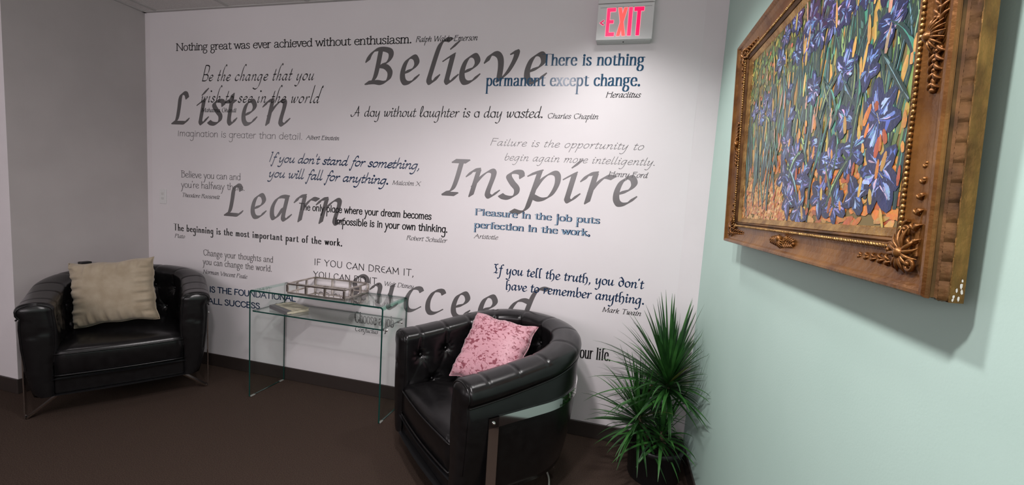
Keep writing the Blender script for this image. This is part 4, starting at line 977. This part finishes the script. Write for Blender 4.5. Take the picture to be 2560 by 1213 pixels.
        for i in range(n):
            c2 = tuple(c*rn.uniform(.86, 1.14) for c in col); c3 = tuple(c*rn.uniform(.86, 1.14) for c in col)
            mb.face([bot[i], bot[i+1], mid[i+1], mid[i]], 0, c2); mb.face([mid[i], mid[i+1], top[i+1], top[i]], 0, c3)
    U = rn.uniform; P_ = rn.choice
    OR, YE, DG, TE, LG = (.58, .20, .04), (.58, .36, .09), (.060, .095, .030), (.05, .23, .17), (.17, .29, .08)
    NB, BL, LB, VI, PK = (.014, .022, .075), (.085, .145, .46), (.34, .47, .76), (.13, .12, .40), (.58, .42, .64)
    for _ in range(1500):                                # ground: dark meadow, ochre, orange earth
        u, v = U(0, 1), U(0, 1)
        if v > .60+.3*u: dab(u, v, U(.5, 2.4), U(.018, .045), U(.010, .018), P_([DG, DG, DG, LG, (.13, .14, .035), (.04, .06, .03)]))
        elif v < .30+.10*math.sin(5*u): dab(u, v, U(-.5, .9), U(.02, .05), U(.010, .020), P_([OR, OR, (.50, .26, .06), (.40, .11, .03), (.62, .34, .10)]))
        else: dab(u, v, U(1.3, 1.85), U(.05, .11), U(.010, .018), P_([YE, (.46, .28, .07), (.32, .26, .08), TE, LG, (.10, .15, .06)]))
    for _ in range(420): dab(U(0, .5), U(0, .2), U(-.2, 1.1), U(.009, .020), U(.005, .009), P_([YE, (.70, .44, .18), OR, (.62, .30, .07), (.45, .14, .05)]))
    for _ in range(160): dab(U(0, .5), U(.72, 1), U(.3, 2.6), U(.010, .022), U(.005, .009), P_([LG, (.40, .40, .08), (.5, .36, .08), (.03, .05, .025), DG]))
    for _ in range(22): dab(U(.02, .42), U(.66, .98), U(0, 3), .012, .010, (.62, .15, .07))
    def blade(u, v, ang, ln, wd, col, bend):
        dab(u, v, ang, ln*1.05, wd+.0020, (.02, .05, .045), .1, bend); dab(u, v, ang, ln, wd, col, .2, bend)
        if rn.random() < .5: dab(u+U(-.002, .002), v, ang, ln*.7, wd*.35, tuple(min(.8, c*1.7) for c in col), .2, bend)
    GR = [(.08, .30, .22), (.10, .28, .22), (.12, .40, .28), (.24, .38, .13), (.11, .25, .13), (.30, .48, .24), (.17, .36, .42), (.08, .19, .16), (.40, .52, .19)]
    for _ in range(225):
        u, v = U(0, 1), U(.16, .86)
        if u < .45 and v > .68: continue
        if v < .3 and rn.random() < .6: continue
        blade(u, v, U(1.25, 1.9), U(.08, .19), U(.008, .016), P_(GR), U(-.45, .45))
    def bloom(u, v, s):
        hue = P_([BL, BL, (.10, .17, .50), (.05, .075, .27), VI, (.08, .21, .46)]); K = rn.randint(4, 6); a0 = U(0, 1)
        for k in range(K):
            a = a0+k*2*PI/K+U(-.3, .3); ln = U(.040, .056)*s; wd = U(.022, .031)*s; r = ln*.45
            pu, pv = u+math.cos(a)*r*.85/(2*PW), v+math.sin(a)*r/(2*PH); b_ = U(-.8, .8)
            dab(pu, pv, a, ln*1.10, wd+.0045, NB, .3, b_, .16); dab(pu, pv, a, ln, wd, hue, .3, b_, .16)
            for _ in range(4): dab(pu+U(-.008, .008)*s, pv+U(-.013, .013)*s, a+U(-.5, .5), ln*U(.28, .55), wd*U(.28, .55), P_([LB, LB, (.18, .32, .66), (.16, .27, .62), (.22, .24, .60), PK, (.05, .07, .25), (.16, .38, .52)]), .3, b_)
        if rn.random() < .6: dab(u, v, U(0, 3), .017*s, .010*s, P_([(.66, .46, .07), (.62, .55, .25), (.03, .03, .09)]))
    spots = []
    def place(n, u0, u1, v0, v1, s0, s1, gap):
        t_ = 0
        while n and t_ < 900:
            t_ += 1; u, v, s = U(u0, u1), U(v0, v1), U(s0, s1)
            if all(math.hypot((u-a)*1.6, v-b) > gap*s for a, b in spots): spots.append((u, v)); bloom(u, v, s); n -= 1
    place(15, .30, .97, .76, .98, .75, 1.1, .12); place(7, .06, .45, .50, .70, .55, .8, .12)
    place(17, .40, .96, .05, .40, .95, 1.3, .125); place(4, .55, .95, .48, .66, .8, 1.0, .14)
    for _ in range(26): blade(U(.05, .98), U(.12, .62), U(.8, 2.4), U(.07, .13), U(.008, .014), P_([(.12, .42, .30), (.26, .46, .28), TE, (.32, .48, .18), (.20, .36, .42)]), U(-1, 1))
    for _ in range(46): dab(U(.1, 1), U(.35, .98), U(1.35, 1.8), U(.03, .06), U(.007, .012), P_([YE, (.62, .36, .12), (.66, .50, .14), (.50, .30, .20)]))
    for _ in range(48): dab(U(.32, 1), U(.03, .45), U(1, 2.1), U(.016, .034), U(.007, .013), P_([OR, (.66, .30, .07), (.34, .08, .03), YE]))
    mb.build('brush_strokes', pm, cv)
painting()
